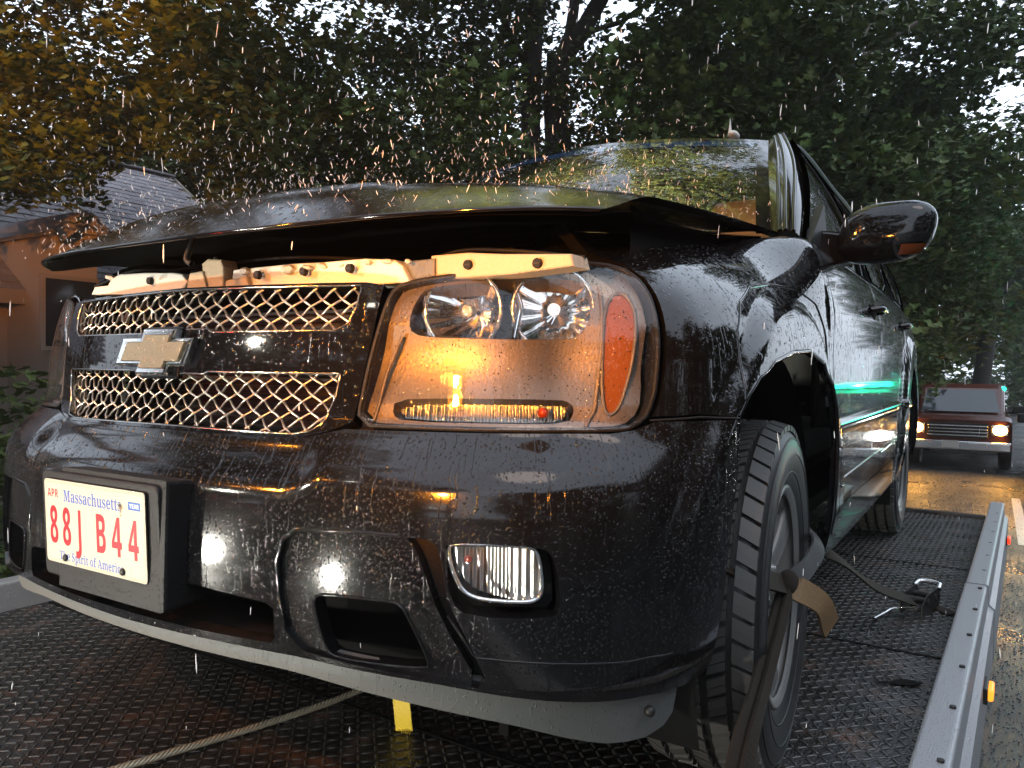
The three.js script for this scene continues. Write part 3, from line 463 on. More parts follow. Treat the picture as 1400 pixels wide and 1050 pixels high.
// --- door mirrors
both(m => {
  const g = sub('door_mirror'), Z = -1.50;
  const tl = onZ(1148, 282, Z), br = onZ(1279, 357, Z), c = V3((tl.x + br.x) / 2, (tl.y + br.y) / 2, Z), hw = (br.x - tl.x) / 2, hh = (tl.y - br.y) / 2;
  const mx = p => V3(X0 + m * (p.x - X0), p.y, p.z);
  const head = (y0, y1, name, mat, k = 1) => part(name, gridSurf(40, 14, (a, t) => {        // superellipse shell in slices of height
    const yy = lerp(y0, y1, t), w = Math.pow(Math.max(0, 1 - Math.pow(Math.abs(yy), 2.6)), 1 / 2.6), an = a * Math.PI * 2, cx = Math.cos(an), cz = Math.sin(an);
    const ex = Math.sign(cx) * Math.pow(Math.abs(cx), 0.7), ez = Math.sign(cz) * Math.pow(Math.abs(cz), 0.7), lean = yy * 0.02;
    return mx(V3(c.x + hw * w * ex * k + 0.0 + lean, c.y + hh * yy, c.z + 0.065 * w * ez * k * (ez > 0 ? 1 : 0.45)));
  }, { flip: m > 0 }), mat, g);
  head(-0.42, 1, 'mirror_cap', M.paint); head(-1, -0.42, 'mirror_base', M.paintDry, 0.995);
  part('turn_lamp', gridSurf(10, 3, (a, t) => { const an = lerp(0.16, 0.42, a) * Math.PI, yy = lerp(-0.80, -0.50, t), w = Math.pow(1 - Math.pow(Math.abs(yy), 2.6), 1 / 2.6); return mx(V3(c.x + hw * w * Math.pow(Math.cos(an), 0.7) * 1.01, c.y + hh * yy, c.z + 0.0665 * w * Math.pow(Math.sin(an), 0.7))); }, { flip: m < 0 }), M.mirrorLamp, g);
  part('mirror_glass', new THREE.CircleGeometry(1, 32).scale(hw * 0.86, hh * 0.8, 1).rotateY(Math.PI).translate(m > 0 ? c.x : 2 * X0 - c.x, c.y, c.z - 0.031), M.mirrorChrome, g);
  const arm = [onZ(1118, 318, Z + 0.02), onZ(1160, 322, Z + 0.02), onZ(1162, 352, Z + 0.02), onZ(1118, 362, Z + 0.02)], sh = new THREE.Shape(); arm.forEach((p, i) => sh[i ? 'lineTo' : 'moveTo'](m > 0 ? p.x - 0.0 : 2 * X0 - p.x, p.y));
  part('mirror_arm', new THREE.ExtrudeGeometry(sh, { depth: 0.06, bevelThickness: 0.012, bevelSize: 0.01, bevelSegments: 3 }).translate(0, 0, Z - 0.06), M.paintDry, g);
  part('mirror_sail', new THREE.ExtrudeGeometry((() => { const s = new THREE.Shape(); s.moveTo(1.30, 1.16); s.lineTo(1.62, 1.18); s.lineTo(1.52, 1.32); s.lineTo(1.44, 1.26); return s; })(), { depth: 0.02, bevelEnabled: false }).rotateY(Math.PI / 2).translate(X0 + m * 0.885 - 0.01, 0, 0), M.trimBlack, g);
});
// --- wheels
function wheel(x, z, m, steer) {
  const w = sub('wheel'); w.position.set(x - X0, WY, z + 2.2); w.rotation.y = steer;
  const R = 0.372, hw = 0.118, prof = [[0.225, -0.098], [0.25, -0.112], [0.30, -0.122], [0.335, -0.116], [0.356, -0.10], [0.361, -0.08], [0.362, 0], [0.361, 0.08], [0.356, 0.10], [0.335, 0.116], [0.30, 0.122], [0.25, 0.112], [0.225, 0.098]];
  const tyre = new THREE.LatheGeometry(prof.map(p => new THREE.Vector2(...p)), 96).rotateZ(Math.PI / 2);
  const T = put('tyre', tyre, M.rubber, w);
  for (const rr0 of [0.262, 0.300, 0.334]) put('sidewall_rib', new THREE.TorusGeometry(rr0, 0.0028, 6, 80).rotateY(Math.PI / 2).translate(m * (rr0 < 0.28 ? 0.113 : rr0 < 0.32 ? 0.1205 : 0.1150), 0, 0), M.rubber, w);
  const bl = []; const rows = [[-0.092, 0.030], [-0.047, 0.034], [0.0, 0.030], [0.047, 0.034], [0.092, 0.030]], N = 52;
  rows.forEach(([c, wd], r) => { for (let k = 0; k < N; k++) { const a = (k + (r % 2) * 0.5 + 0.12 * r) / N * Math.PI * 2, da = (r === 0 || r === 4 ? 0.43 : 0.38) * rr(0.94, 1.04) / N * Math.PI * 2;
    for (const half of [-1, 1]) { const g = new THREE.BoxGeometry(wd * (r === 0 || r === 4 ? 1.15 : 0.96), 0.012, R * da * 0.94, 1, 1, 1); const P = g.attributes.position; for (let i = 0; i < P.count; i++) P.setZ(i, P.getZ(i) + P.getX(i) * [0.42, -0.5, 0.65, -0.5, 0.42][r]); if (Math.abs(r - 2) === 2) for (let i = 0; i < P.count; i++) if (Math.sign(P.getX(i)) === Math.sign(c)) P.setY(i, P.getY(i) - 0.009); g.translate(c, R - 0.007 - (half > 0 && r % 2 ? 0.0015 : 0), 0).rotateX(a + half * da * (r === 0 || r === 4 ? 0.475 : 0.53)); g.deleteAttribute('uv'); bl.push(g); } } });
  const tr = put('tread', mergeGeometries(bl), M.tread, w); tr.userData = { kind: 'stuff' }; tr.geometry.computeVertexNormals();
  put('rim_well', cyl(0.20, 0.20, 0.02, 40).rotateZ(Math.PI / 2).translate(m * 0.005, 0, 0), M.gapBlack, w);
  put('rim_barrel', new THREE.LatheGeometry([[0.205, -0.10], [0.232, -0.105], [0.228, -0.09], [0.19, -0.07], [0.185, 0.02], [0.195, 0.075], [0.226, 0.092], [0.234, 0.104], [0.228, 0.108], [0.212, 0.098]].map(p => new THREE.Vector2(...p)), 64).rotateZ(-Math.PI / 2), M.alloy, w);
  const outX = m * 0.07;
  for (let k = 0; k < 6; k++) {
    const s = new THREE.Shape(); s.moveTo(-0.026, 0.05); s.lineTo(0.026, 0.05); s.quadraticCurveTo(0.022, 0.13, 0.044, 0.215); s.lineTo(-0.044, 0.215); s.quadraticCurveTo(-0.022, 0.13, -0.026, 0.05);
    const g = new THREE.ExtrudeGeometry(s, { depth: 0.022, bevelThickness: 0.008, bevelSize: 0.006, bevelSegments: 2, curveSegments: 8 }); { const P = g.attributes.position; for (let i = 0; i < P.count; i++) P.setZ(i, P.getZ(i) - 0.03 * Math.pow(1 - P.getY(i) / 0.215, 2)); g.computeVertexNormals(); }
    put('spoke', g.rotateZ(k * Math.PI / 3 + 0.12).rotateY(m * Math.PI / 2).translate(outX - m * 0.012, 0, 0), M.alloy, w);
  }
  put('hub', cyl(0.066, 0.075, 0.04, 28).rotateZ(-m * Math.PI / 2).translate(outX - m * 0.012, 0, 0), M.alloy, w);
  put('hub_cap', new THREE.SphereGeometry(0.034, 18, 10, 0, Math.PI * 2, 0, Math.PI / 2).scale(1, 0.5, 1).rotateZ(-m * Math.PI / 2).translate(outX + m * 0.008, 0, 0), M.alloy, w);
  for (let k = 0; k < 6; k++) put('lug_nut', cyl(0.010, 0.011, 0.02, 6).rotateZ(Math.PI / 2).translate(outX + m * 0.008, Math.cos(k * Math.PI / 3 + 0.6) * 0.052, Math.sin(k * Math.PI / 3 + 0.6) * 0.052), M.chrome, w);
  put('brake_disc', cyl(0.15, 0.15, 0.02, 32).rotateZ(Math.PI / 2).translate(-m * 0.02, 0, 0), M.darkSteel, w);
  return w;
}
const WX = 0.795; wheel(X0 + WX + 0.035, WZ, 1, 0.07); wheel(X0 - WX - 0.02, WZ, -1, 0.07); wheel(X0 + WX, WRZ, 1, 0); wheel(X0 - WX, WRZ, -1, 0);
part('rear_axle', cyl(0.05, 0.05, 1.5, 12).rotateZ(Math.PI / 2).translate(X0, WY, WRZ), M.darkSteel); part('front_axle', cyl(0.04, 0.04, 1.5, 12).rotateZ(Math.PI / 2).translate(X0, WY, WZ), M.darkSteel);
// --- number plate in its black holder
{
  const g = sub('number_plate'), pc = V3(-0.073, 0.564, 0.040), cv = document.createElement('canvas'); cv.width = 1024; cv.height = 512; const x = cv.getContext('2d');
  x.fillStyle = '#bab9a6'; x.fillRect(0, 0, 1024, 512);
  for (let k = 0; k < 260; k++) { x.strokeStyle = ['#bfae9f', '#b0bda4', '#c4b4aa'][k % 3]; x.lineWidth = 2; x.beginPath(); const px = rnd() * 1024, py = rnd() * 512; x.moveTo(px, py); x.lineTo(px + rr(-22, 22), py + rr(-16, 16)); x.lineTo(px + rr(-26, 26), py + rr(-22, 22)); x.stroke(); }
  const text = (t, cx, cyy, size, col, font, sx, weight = 'bold') => { x.save(); x.translate(cx, cyy); x.scale(sx, 1); x.fillStyle = col; x.font = `${weight} ${size}px ${font}`; x.textAlign = 'center'; x.textBaseline = 'middle'; x.fillText(t, 0, 0); x.restore(); };
  text('Massachusetts', 505, 92, 98, '#2450a8', 'serif', 0.83); text('The Spirit of America', 475, 462, 72, '#2450a8', 'serif', 0.86);
  text('APR', 92, 84, 72, '#b0242c', 'sans-serif', 0.88); x.fillStyle = '#1e55a8'; x.fillRect(868, 62, 112, 46); text('YEAR', 924, 86, 36, '#dfe8f5', 'sans-serif', 1);
  const dig = [['8', 92], ['8', 232], ['J', 372], ['B', 588], ['4', 748], ['4', 908]]; for (const [t, cx] of dig) text(t, cx, 282, 318, '#a01020', 'sans-serif', 0.58, 'bold');
  const rg = (cx, cyy, r) => { for (let k = 0; k < 160; k++) { const a = rnd() * 6.3, q = Math.abs(rr(-1, 1) * rr(0, 1)) * r; x.fillStyle = ['#7a4a16', '#9a6a20', '#5a3208'][k % 3]; x.globalAlpha = 0.35; x.fillRect(cx + Math.cos(a) * q, cyy + Math.sin(a) * q + (rnd() < 0.15 ? rr(0, 60) : 0), 7, 7); } x.globalAlpha = 1; }; rg(792, 92, 34);
  x.fillStyle = '#1c1712'; x.beginPath(); x.arc(792, 92, 11, 0, 7); x.fill();
  const ct = new THREE.CanvasTexture(cv); ct.colorSpace = THREE.SRGBColorSpace; ct.anisotropy = 8;
  const hc = document.createElement('canvas'); hc.width = 1024; hc.height = 512; const y = hc.getContext('2d'); y.fillStyle = '#000'; y.fillRect(0, 0, 1024, 512); y.fillStyle = '#fff'; for (const [t, cx] of dig) { y.save(); y.translate(cx, 282); y.scale(0.58, 1); y.font = 'bold 318px sans-serif'; y.textAlign = 'center'; y.textBaseline = 'middle'; y.fillText(t, 0, 0); y.restore(); } y.strokeStyle = '#fff'; y.lineWidth = 10; y.strokeRect(14, 14, 996, 484);
  const bt = new THREE.CanvasTexture(hc);
  const pm = std({ map: ct, bumpMap: bt, bumpScale: 0.0016, roughness: 0.32 }), tilt = 0.04, place = geo => geo.rotateX(tilt).translate(pc.x, pc.y, pc.z);
  const rs = (w, h, r) => { const s = new THREE.Shape(); s.moveTo(-w + r, -h); s.lineTo(w - r, -h); s.quadraticCurveTo(w, -h, w, -h + r); s.lineTo(w, h - r); s.quadraticCurveTo(w, h, w - r, h); s.lineTo(-w + r, h); s.quadraticCurveTo(-w, h, -w, h - r); s.lineTo(-w, -h + r); s.quadraticCurveTo(-w, -h, -w + r, -h); return s; };
  const face = new THREE.ShapeGeometry(rs(0.1525, 0.076, 0.008), 4); { const P = face.attributes.position, U = face.attributes.uv; for (let i = 0; i < P.count; i++) U.setXY(i, P.getX(i) / 0.305 + 0.5, P.getY(i) / 0.152 + 0.5); }
  part('plate_face', place(face.translate(0, 0, 0.0055)), pm, g);
  part('plate_edge', place(new THREE.ExtrudeGeometry(rs(0.1528, 0.0763, 0.008), { depth: 0.002, bevelEnabled: false }).translate(0, 0, 0.003)), M.chrome, g);
  part('holder', place(new THREE.ExtrudeGeometry(rs(0.172, 0.093, 0.012), { depth: 0.03, bevelThickness: 0.004, bevelSize: 0.004, bevelSegments: 2 }).translate(0.004, -0.008, -0.034)), M.trimBlack, g);
  part('holder_wedge', new THREE.ExtrudeGeometry((() => { const s = new THREE.Shape(); s.moveTo(0.03, 0.655); s.lineTo(-0.03, 0.65); s.lineTo(-0.05, 0.455); s.lineTo(0.035, 0.452); return s; })(), { depth: 0.30, bevelThickness: 0.006, bevelSize: 0.006, bevelSegments: 2 }).rotateY(-Math.PI / 2).translate(pc.x + 0.185, 0, 0), M.trimBlack, g);
  for (const px of [-0.09, 0.085]) part('plate_screw', place(new THREE.SphereGeometry(0.0065, 10, 8).scale(1, 1, 0.6).translate(px, -0.064, 0.007)), M.darkSteel, g);
}

// --- water beads standing on the paint, too many to count
{
  const bd = new THREE.SphereGeometry(1, 7, 4, 0, Math.PI * 2, 0, Math.PI / 2), wet = phy({ color: rgb(0.006, 0.006, 0.006), roughness: 0.02 }), mt = new THREE.Matrix4(), q = new THREE.Quaternion();
  const sow = (n, s0, s1, v0, v1, ok, off, big = 1) => { const L = []; for (let k = 0; k < n * 3 && L.length < n; k++) { const s = rr(s0, s1), v = rr(v0, v1); if (ok && !ok(s, v)) continue; const r = big * (0.0006 + 0.0014 * Math.pow(rnd(), 3)), m = Sn(s, v, off); L.push(mt.compose(S(s, v, off - 0.0001), q.setFromUnitVectors(V3(0, 1, 0), m), V3(r, r * 0.55, r * rr(1, 1.4))).clone().premultiply(toCar)); }
    const im = shade(new THREE.InstancedMesh(bd, wet, L.length)); L.forEach((x, i) => im.setMatrixAt(i, x)); im.name = 'water_beads'; im.userData = { kind: 'stuff' }; suv.add(im); };
  const hole = [whole(midHole), ...[1, -1].flatMap(m => [ms(towHole, m), ms(fogHole, m)])];
  sow(7000, -0.9, 1.1, 0.42, 0.70, (s, v) => !hole.some(h => inside([s, v], h)) && fbm(s * 6, v * 2.5, 4) + 0.35 > rnd() * 0.9, 0);
  sow(1500, towIn[1][0], towIn[9][0], 0.42, 0.62, (s, v) => inside([s, v], towIn) && !inside([s, v], towOpen), -0.010);
  sow(900, -0.46, 0.46, 0.745, 0.985, (s, v) => inside([s, v], whole(nose)) && !inside([s, v], whole(grillU)) && !inside([s, v], whole(grillL)), 0.001, 0.8);
  sow(2200, 1.03, 2.04, 0.78, 1.25, (s, v) => inside([s, v], fenderOut), 0);
  sow(1500, 0.45, 1.0, 0.76, 1.03, (s, v) => inside([s, v], HL), 0.002, 0.6);
}
// ------------------------------------------------------------------ the flatbed tow truck under the SUV
const ROAD = -1.15, TURN = -0.0334;
const tow = thing('tow_truck', 'flatbed tow truck with black diamond plate deck and pale grey side rails', 'tow truck', [0, ROAD, 0], TURN);
tow.updateMatrixWorld();
const tp = (name, geo, mat, parent = tow) => { const m = put(name, geo, mat, parent); m.geometry.translate(0, -ROAD, 0); return m; };   // laid out with the deck at height 0
const deckT = texture(512, 512, (i, j) => { const f = fbm(i / 60, j / 60, 3) * 0.5 + fbm(i / 14, j / 14, 8) * 0.3; return [0, 0.42 + f * 0.75, 0]; }, false, [0.7, 0.7]);
const deckC = texture(512, 512, (i, j) => { const f = fbm(i / 40, j / 40, 13), r = clamp(f * 3 - 0.25, 0, 1), w = clamp(fbm(i / 25, j / 90, 31) * 3 - 0.4, 0, 1); return [0.165 + 0.15 * r + f * 0.08 + 0.10 * w, 0.16 + 0.07 * r + f * 0.08 + 0.10 * w, 0.155 + 0.03 * r + f * 0.08 + 0.10 * w]; }, true, [0.7, 0.7]);
Object.assign(M, {
  deck: std({ map: deckC, roughness: 0.62, roughnessMap: deckT, metalness: 0.25, bumpMap: grainT, bumpScale: 0.003 }),
  lug: std({ color: rgb(0.09, 0.088, 0.082), roughness: 0.28, metalness: 0.6 }),
  rail: std({ color: rgb(0.30, 0.30, 0.31), roughness: 0.42, metalness: 0.25, bumpMap: fineT, bumpScale: 0.0014 }),
  cab: phy({ color: rgb(0.03, 0.010, 0.008), roughness: 0.15 }),
  webbing: phy({ color: rgb(0.022, 0.016, 0.011), roughness: 0.85, specularIntensity: 0.35, bumpMap: grainT, bumpScale: 0.0015 }),
  webbingTan: std({ color: rgb(0.16, 0.095, 0.04), roughness: 0.7, bumpMap: grainT, bumpScale: 0.0015 }),
  yellow: std({ color: rgb(0.62, 0.44, 0.015), roughness: 0.6, bumpMap: grainT, bumpScale: 0.002 }),
  cable: std({ color: rgb(0.50, 0.46, 0.36), metalness: 0.5, roughness: 0.4 }),
});
const XL = -1.62, XR = 1.10, ZF = 1.95, ZB = -4.56;
const planeUV = g => { const P = g.attributes.position, U = g.attributes.uv; for (let i = 0; i < P.count; i++) U.setXY(i, P.getX(i) + P.getY(i) * 0.7, P.getZ(i) + P.getY(i) * 0.3); return g; };
const deck = tp('deck', planeUV(box(XR - XL, 0.03, ZF - ZB, (XL + XR) / 2, -0.0152, (ZF + ZB) / 2)), M.deck);
{
  // raised lugs of the plate: lens-shaped, turned by quarter turns in a basket pattern
  const lug = new THREE.SphereGeometry(1, 8, 4, 0, Math.PI * 2, 0, Math.PI / 2).scale(0.0135, 0.0026, 0.0034);
  const PIT = 0.0262, near = [], rest = [];
  for (let i = Math.ceil(XL / PIT); i * PIT < XR - 0.01; i++) for (let j = Math.ceil(ZB / PIT); j * PIT < 1.2; j++) {
    const x = i * PIT + 0.004, z = j * PIT; if (x < XL + 0.02) continue;
    const w = V3(x, 0, z).applyAxisAngle(V3(0, 1, 0), TURN), q = project(w); if (q[2] < 0.2 || q[0] < -160 || q[0] > 1500 || q[1] > 1250) continue;
    const e = [x, z, (i + j) % 2 ? 0.785 : -0.785, q[2]]; (q[0] > 0 && q[0] < 1400 && q[1] < 1050 && !(q[0] > 560 && q[0] < 880) && z < -0.0 ? near : rest).push(e);
  }
  near.sort((a, b) => a[3] - b[3]); rest.push(...near.splice(300));
  for (const e of near) { const m = put('tread_lug', lug, M.lug, deck); m.position.set(e[0], -ROAD, e[1]); m.rotation.y = e[2]; }
  const im = shade(new THREE.InstancedMesh(lug, M.lug, rest.length)), mt = new THREE.Matrix4(), qq = new THREE.Quaternion(); rest.forEach((e, k) => im.setMatrixAt(k, mt.compose(V3(e[0], -ROAD, e[1]), qq.setFromAxisAngle(V3(0, 1, 0), e[2]), V3(1, 1, 1))));
  im.name = 'tread_pattern'; im.userData = { kind: 'stuff' }; deck.add(im);
}
// rails: capped channel in two lengths each, with a joint, bolt holes and marker lamps
for (const m of [1, -1]) {
  const x0 = m > 0 ? XR : XL, w = 0.072 * m;
  for (const [za, zb, dx, dy] of [[ZB + 0.02, -2.44, 0.004, 0.004], [-2.45, ZF, 0, 0]]) {
    const s = new THREE.Shape(); s.moveTo(0, -0.03); s.lineTo(0, 0.088); s.quadraticCurveTo(0, 0.10, 0.012, 0.10); s.lineTo(0.060, 0.10); s.quadraticCurveTo(0.072, 0.10, 0.072, 0.088); s.lineTo(0.075, 0.03); s.lineTo(0.092, 0.015); s.lineTo(0.092, -0.16); s.lineTo(0.06, -0.16); s.lineTo(0.06, -0.03);
    const g = new THREE.ExtrudeGeometry(s, { depth: zb - za, bevelEnabled: false, curveSegments: 5 }).translate(0, 0, za); if (m < 0) g.scale(-1, 1, 1).index; g.translate(x0 + dx * m, dy, 0); if (m < 0) { const P = g.attributes.position; for (let i = 0; i < P.count; i += 3) for (const A of [P, g.attributes.normal, g.attributes.uv]) { const n = A.itemSize; for (let c = 0; c < n; c++) { const t = A.array[(i + 1) * n + c]; A.array[(i + 1) * n + c] = A.array[(i + 2) * n + c]; A.array[(i + 2) * n + c] = t; } } }
    tp('side_rail', planeUV(g), M.rail);
  }
  for (let k = 0; k < 14; k++) tp('rail_bolt', cyl(0.007, 0.007, 0.006, 10).translate(x0 + w * 0.72, 0.102, -0.35 - k * 0.29), M.darkSteel);
}
for (const z of [-0.62, -1.85, -3.1]) tp('plate_joint', box(XR - XL - 0.02, 0.004, 0.012, (XL + XR) / 2, 0.0012, z), M.gapBlack, deck);
tp('end_lip', box(XR - XL - 0.02, 0.035, 0.05, (XL + XR) / 2, 0.004, ZB + 0.028, 0.008), M.darkSteel);
for (let k = 0; k < 7; k++) tp('cross_member', box(2.6, 0.12, 0.06, (XL + XR) / 2, -0.10, -4.2 + k * 0.95), M.darkSteel);
for (const x of [-0.65, 0.25]) tp('chassis_beam', box(0.10, 0.26, 8.6, x, -0.32, -0.2), M.darkSteel);
for (const [x, z] of [[-1.28, -2.6], [0.78, -2.6], [-1.28, 3.6], [0.78, 3.6]]) tp('truck_wheel', new THREE.LatheGeometry([[0.26, -0.15], [0.42, -0.15], [0.47, -0.12], [0.475, 0], [0.47, 0.12], [0.42, 0.15], [0.26, 0.15], [0.1, 0.03], [0.001, 0.03]].map(p => new THREE.Vector2(...p)), 40).rotateZ(Math.PI / 2).translate(x, ROAD + 0.475, z), M.rubber);
// headboard and cab ahead of the SUV, behind the photographer's shoulder
{
  const hb = new THREE.Group(); hb.name = 'headboard'; tow.add(hb);
  for (const x of [XL + 0.06, -0.85, 0.33, XR - 0.06]) tp('post', box(0.08, 1.25, 0.08, x, 0.62, ZF + 0.02, 0.012), M.darkSteel, hb);
  for (const y of [0.30, 0.75, 1.22]) tp('cross_bar', box(XR - XL, 0.07, 0.06, (XL + XR) / 2, y, ZF + 0.02, 0.012), M.darkSteel, hb);
  tp('toolbox', box(XR - XL - 0.1, 0.30, 0.35, (XL + XR) / 2, 0.14, ZF + 0.26, 0.02), M.darkSteel, hb);
  const cab = new THREE.Group(); cab.name = 'cab'; tow.add(cab);
  tp('cab_shell', box(2.25, 2.05, 2.1, (XL + XR) / 2, 0.55, ZF + 1.7, 0.12), M.cab, cab);
  tp('rear_window', box(1.3, 0.5, 0.02, (XL + XR) / 2, 1.15, ZF + 0.645, 0.005), M.glass, cab);
  tp('bonnet', box(2.0, 1.0, 1.3, (XL + XR) / 2, -0.1, ZF + 3.3, 0.12), M.cab, cab);
}
function lampOn(name, at, size, color, power, glow, parent = tow, aim = null, cone = 1.25) {                  // housing, glowing face, and the light just in front of it
  const g = new THREE.Group(); g.name = name; parent.add(g);
  tp('housing', box(size[0] * 1.15, size[1] * 1.2, 0.06, at[0], at[1], at[2] + 0.036, 0.01), M.darkSteel, g);
  const e = std({ color: rgb(0.2, 0.2, 0.2), emissive: color, emissiveIntensity: glow, roughness: 0.3 });
  tp('lamp_face', box(size[0], size[1], 0.01, at[0], at[1], at[2], 0.003), e, g);
  if (power) { const l = new THREE.SpotLight(color, power, 0, cone, 1); l.position.set(at[0], at[1] - ROAD, at[2] - 0.03); l.target.position.set(...(aim ?? [at[0] * 0.2, at[1] - ROAD - 0.25, at[2] - 2.4])); l.castShadow = true; l.shadow.radius = 2.2; l.name = name; g.add(l, l.target); }
  return g;
}
const LAMP = { white: rgb(1, 0.97, 0.86), amber: rgb(1, 0.32, 0.025), red: rgb(1, 0.03, 0.015), green: rgb(0.02, 1, 0.55) };
lampOn('work_lamp', [-1.40, 0.11, ZF - 0.06], [0.13, 0.09], LAMP.white, 12, 26);
lampOn('work_lamp', [-0.16, 0.07, ZF - 0.06], [0.13, 0.09], LAMP.white, 10, 26, tow, [0.35, 0.25 - ROAD, -0.4], 1.1);
lampOn('work_lamp', [-1.45, 1.55, ZF - 0.06], [0.13, 0.09], LAMP.white, 5, 22);
lampOn('amber_beacon', [0.92, 1.16, ZF - 0.06], [0.20, 0.09], LAMP.amber, 46, 20, tow, [0.52, 1.0 - ROAD, -0.2], 0.25);
lampOn('amber_beacon', [-1.2, 2.15, ZF - 0.06], [0.24, 0.10], LAMP.amber, 22, 20, tow, [-0.3, 1.15 - ROAD, -0.3], 0.5);
lampOn('amber_beacon', [-1.62, 2.15, ZF - 0.06], [0.24, 0.10], LAMP.amber, 340, 20, tow, [-8.6, 5.6 - ROAD, -3.4], 0.55);
lampOn('amber_beacon', [-0.6, 2.15, ZF - 0.06], [0.24, 0.10], LAMP.amber, 2200, 20, tow, [-2.4, 8.6 - ROAD, -5.2], 0.36);
lampOn('work_lamp', [-0.25, 2.15, ZF - 0.06], [0.13, 0.09], LAMP.white, 4500, 22, tow, [-2.4, 8.6 - ROAD, -5.2], 0.36);
lampOn('stop_lamp', [-1.52, 0.86, ZF - 0.3], [0.12, 0.06], LAMP.red, 0.8, 12);
for (const z of [-1.75, -4.1]) { const g = new THREE.Group(); g.name = 'marker_light'; tow.add(g); tp('marker_base', box(0.012, 0.045, 0.11, XR + 0.097, -0.03, z, 0.004), M.darkSteel, g); tp('marker_lens', box(0.016, 0.032, 0.085, XR + 0.108, -0.03, z, 0.006), std({ color: rgb(0.5, 0.1, 0.01), emissive: z > -2 ? LAMP.amber : LAMP.red, emissiveIntensity: 1.6, roughness: 0.3 }), g); }

// ------------------------------------------------------------------ straps, cable and the rest on the deck
function ribbon(pts, w, th, ups, twist = 0) {                             // a flat band along points
  const c = new THREE.CatmullRomCurve3(pts, false, 'centripetal'), n = 48, pos = [], idx = [], uv = [];
  for (let i = 0; i <= n; i++) { const t = i / n, p = c.getPoint(t), T = c.getTangent(t), u = ups[0].clone().lerp(ups[1] ?? ups[0], t).applyAxisAngle(T, twist * t), side = new THREE.Vector3().crossVectors(T, u).normalize(), up = new THREE.Vector3().crossVectors(side, T).normalize(); const L = t * c.getLength();
    for (const [a, b] of [[-1, -1], [1, -1], [1, 1], [-1, 1]]) { const q = p.clone().addScaledVector(side, a * w / 2).addScaledVector(up, b * th / 2); pos.push(q.x, q.y, q.z); uv.push(L, a * w / 2 + b); }
    if (i) for (let k = 0; k < 4; k++) { const a = (i - 1) * 4 + k, b = (i - 1) * 4 + (k + 1) % 4; idx.push(a, b, a + 4, b, b + 4, a + 4); } }
  idx.push(0, 2, 1, 0, 3, 2); const e = n * 4; idx.push(e, e + 1, e + 2, e, e + 2, e + 3);
  const g = new THREE.BufferGeometry(); g.setAttribute('position', new THREE.Float32BufferAttribute(pos, 3)); g.setAttribute('uv', new THREE.Float32BufferAttribute(uv, 2)); g.setIndex(idx); const f = g.toNonIndexed(); f.computeVertexNormals(); return f;
}
const knot = onX(1076, 800, 0.905), near = V3(0.36, 0.1, 1);
{
  const st = thing('tie_down_strap', 'worn brown tie-down strap knotted at the front wheel, with a tan end', 'strap', knot.toArray());
  const sp = (n, g, m) => { const o = put(n, g.translate(-knot.x, -knot.y, -knot.z), m, st); return o; };
  const mid = onX(1042, 930, 0.925), low = onX(1012, 1046, 0.955), anchor = low.clone().add(V3(0.02, -0.30, 0.38));
  sp('lower_band', ribbon([knot, mid, low, anchor], 0.046, 0.006, [V3(0.75, 0.1, 0.6), V3(0.6, 0.5, 0.4)]), M.webbing);
  sp('lower_band_fold', ribbon([knot, mid, low, anchor].map(q => q.clone().add(V3(0.009, 0.004, -0.004))), 0.024, 0.006, [V3(0.9, 0.2, 0.3)], 0.2), M.webbing);
  const left = onX(984, 770, 0.845), l2 = onX(1028, 786, 0.89);
  sp('front_band', ribbon([knot, l2, left, left.clone().add(V3(-0.12, 0.01, -0.02))], 0.042, 0.006, [V3(0.8, 0.5, 0.3)], 0.5), M.webbing);
  const lp = onX(1108, 770, 0.905), lp2 = onX(1116, 738, 0.89);
  sp('rear_band', ribbon([knot, lp, lp2, lp2.clone().add(V3(-0.08, 0.03, -0.06))], 0.045, 0.006, [V3(0.9, 0.1, 0.3)], -0.6), phy({ color: rgb(0.05, 0.048, 0.05), roughness: 0.7, specularIntensity: 0.5 }));
  sp('knot', new THREE.SphereGeometry(0.032, 16, 12).scale(0.7, 1, 1.05).translate(knot.x + 0.002, knot.y, knot.z), M.webbing);
  const t1 = onX(1092, 806, 0.93), t2 = onX(1136, 858, 0.975), tm = t1.clone().lerp(t2, 0.5).add(V3(0.012, 0.012, 0));
  sp('strap_end', ribbon([knot, t1, tm, t2], 0.052, 0.006, [V3(0.5, 0.55, 0.65)], 0.15), M.webbingTan);
}
